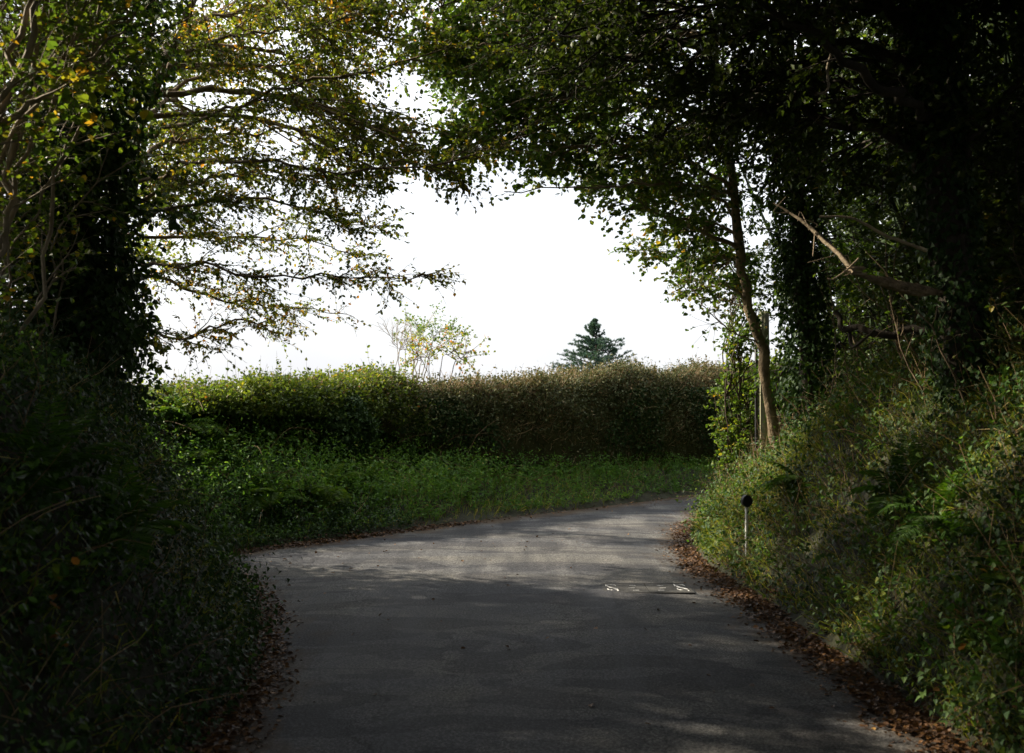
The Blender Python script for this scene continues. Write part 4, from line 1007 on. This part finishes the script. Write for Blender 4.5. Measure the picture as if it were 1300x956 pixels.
for sg in (-1, 1):
    b = Buf(); x0, x1 = (-hx + .024, -.003) if sg < 0 else (.003, hx - .024)
    box(b, x0, x1, -hy + .024, hy - .024, -.03, .003)
    lid = b.build('lid', M['iron'], root)
    b = Buf()                                            # bright worn lifting lugs, low ribs on the lid
    cxm = -hx + .075 if sg < 0 else hx - .075
    th = np.linspace(-.4, PI + .4, 12)
    for yc, fl in ((.085, 1), (-.055, -1)):
        A = np.stack([cxm + .04 * np.cos(th), yc + .045 * np.sin(th) * fl, np.full(12, .001)], -1)
        tubes(b, A[None], (.0075 * rng.uniform(.5, 1.2, 12))[None], 6)
    A = np.array([[cxm - .04, .14, .001], [cxm - .02, .03, .001], [cxm + .03, -.05, .001], [cxm + .04, -.14, .001]]); tubes(b, spline(A, 12)[None], (.008 * rng.uniform(.4, 1.2, 12))[None], 6)
    b.build('lifting_plate', M['bright_iron'], lid)
    for i in range(3):
        b = Buf(); xx = (x0 + x1) / 2 + sg * -.05 + rng.uniform(-.03, .03); yy = -.11 + .1 * i
        box(b, xx - .03, xx + .02, yy - .005, yy + .006, .0034, .0050); b.build('worn_bar', M['bright_iron'], lid)

# ---------------------------------------------------------------- ferns and broad leaved plants
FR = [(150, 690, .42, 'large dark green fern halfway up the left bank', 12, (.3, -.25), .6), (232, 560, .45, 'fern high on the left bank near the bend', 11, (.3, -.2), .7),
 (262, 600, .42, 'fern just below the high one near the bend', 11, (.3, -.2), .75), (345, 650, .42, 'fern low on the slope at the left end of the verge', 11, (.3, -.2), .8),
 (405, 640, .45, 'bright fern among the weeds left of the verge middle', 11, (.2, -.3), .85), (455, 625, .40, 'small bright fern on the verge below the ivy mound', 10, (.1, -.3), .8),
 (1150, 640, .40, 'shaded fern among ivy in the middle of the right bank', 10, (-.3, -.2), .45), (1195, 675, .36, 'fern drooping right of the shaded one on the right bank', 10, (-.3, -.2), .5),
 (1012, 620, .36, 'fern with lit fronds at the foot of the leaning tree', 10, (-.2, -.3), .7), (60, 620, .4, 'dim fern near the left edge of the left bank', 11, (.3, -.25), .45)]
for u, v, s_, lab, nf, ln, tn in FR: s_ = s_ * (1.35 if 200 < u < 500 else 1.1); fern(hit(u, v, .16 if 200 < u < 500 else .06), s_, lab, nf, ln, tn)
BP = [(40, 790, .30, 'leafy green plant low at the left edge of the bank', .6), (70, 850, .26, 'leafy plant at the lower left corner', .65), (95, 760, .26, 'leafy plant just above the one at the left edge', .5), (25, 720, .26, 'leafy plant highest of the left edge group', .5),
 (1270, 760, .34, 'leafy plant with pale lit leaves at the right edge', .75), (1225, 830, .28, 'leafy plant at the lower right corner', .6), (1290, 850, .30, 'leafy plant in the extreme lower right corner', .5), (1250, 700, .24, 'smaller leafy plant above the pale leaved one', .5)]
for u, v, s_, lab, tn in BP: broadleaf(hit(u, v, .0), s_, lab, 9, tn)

# ---------------------------------------------------------------- sky, sun, camera
SUN_AZ, SUN_EL = math.radians(-70), math.radians(32)
w = bpy.data.worlds.new('World'); scene.world = w; w.use_nodes = True
nt = w.node_tree; nt.nodes.clear()
out = nt.nodes.new('ShaderNodeOutputWorld'); bg = nt.nodes.new('ShaderNodeBackground')
sky = nt.nodes.new('ShaderNodeTexSky'); sky.sky_type = 'NISHITA'; sky.sun_disc = False
sky.sun_elevation = SUN_EL; sky.sun_rotation = SUN_AZ; sky.dust_density = 3.; sky.air_density = 1.2
tc = nt.nodes.new('ShaderNodeTexCoord'); no = nt.nodes.new('ShaderNodeTexNoise'); no.inputs['Scale'].default_value = 2.2; no.inputs['Detail'].default_value = 6
nt.links.new(tc.outputs['Generated'], no.inputs['Vector'])
cr = ramp(nt, [(.25, (6.3, 6.6, 7.2)), (.6, (9.4, 9.5, 9.7))]); nt.links.new(no.outputs[0], cr.inputs[0])
mx = nt.nodes.new('ShaderNodeMix'); mx.data_type = 'RGBA'; mx.inputs[0].default_value = .78
sx = nt.nodes.new('ShaderNodeSeparateXYZ'); nt.links.new(tc.outputs['Generated'], sx.inputs[0])
mr = nt.nodes.new('ShaderNodeMapRange'); mr.inputs['From Min'].default_value = 0; mr.inputs['From Max'].default_value = 1
mr.inputs['To Min'].default_value = .96; mr.inputs['To Max'].default_value = 2.5; nt.links.new(sx.outputs['Z'], mr.inputs[0])
vm = nt.nodes.new('ShaderNodeVectorMath'); vm.operation = 'SCALE'; nt.links.new(cr.outputs[0], vm.inputs[0]); nt.links.new(mr.outputs[0], vm.inputs['Scale'])
nt.links.new(sky.outputs[0], mx.inputs[6]); nt.links.new(vm.outputs[0], mx.inputs[7])
nt.links.new(mx.outputs[2], bg.inputs[0]); bg.inputs[1].default_value = .063
nt.links.new(bg.outputs[0], out.inputs[0])
sd = bpy.data.lights.new('sun', 'SUN'); sd.energy = 5.0; sd.angle = math.radians(.8); sd.color = (1., .89, .70)
so = bpy.data.objects.new('sun', sd); COL.objects.link(so)
dirn = np.array([math.sin(SUN_AZ) * math.cos(SUN_EL), math.cos(SUN_AZ) * math.cos(SUN_EL), math.sin(SUN_EL)])
from mathutils import Vector
so.rotation_euler = Vector(dirn).to_track_quat('Z', 'Y').to_euler(); so.location = Vector(dirn) * 60
cd = bpy.data.cameras.new('camera'); co = bpy.data.objects.new('camera', cd); COL.objects.link(co)
co.location = (0, 0, CAMZ); co.rotation_euler = (PI / 2 + PITCH, 0, 0)
cd.sensor_width = 36; cd.lens = 36 * F / 1300; cd.dof.use_dof = True; cd.dof.focus_distance = 11.; cd.dof.aperture_fstop = 3.2
cd.clip_start = .05; cd.clip_end = 6000
scene.camera = co
vs = scene.view_settings; vs.view_transform = 'Standard'; vs.look = 'None'; vs.exposure = 1.25; vs.gamma = 1; vs.use_curve_mapping = False
scene.render.engine = 'CYCLES'
cy = scene.cycles
cy.max_bounces = 5; cy.diffuse_bounces = 3; cy.glossy_bounces = 2; cy.transmission_bounces = 4; cy.transparent_max_bounces = 4
cy.use_denoising = True
try: cy.denoiser = 'OPENIMAGEDENOISE'
except Exception: pass
cy.caustics_reflective = False; cy.caustics_refractive = False; cy.sample_clamp_indirect = 4
scene.render.use_persistent_data = False
print('TOTAL polys', sum(len(o.data.polygons) for o in scene.objects if o.type == 'MESH'))
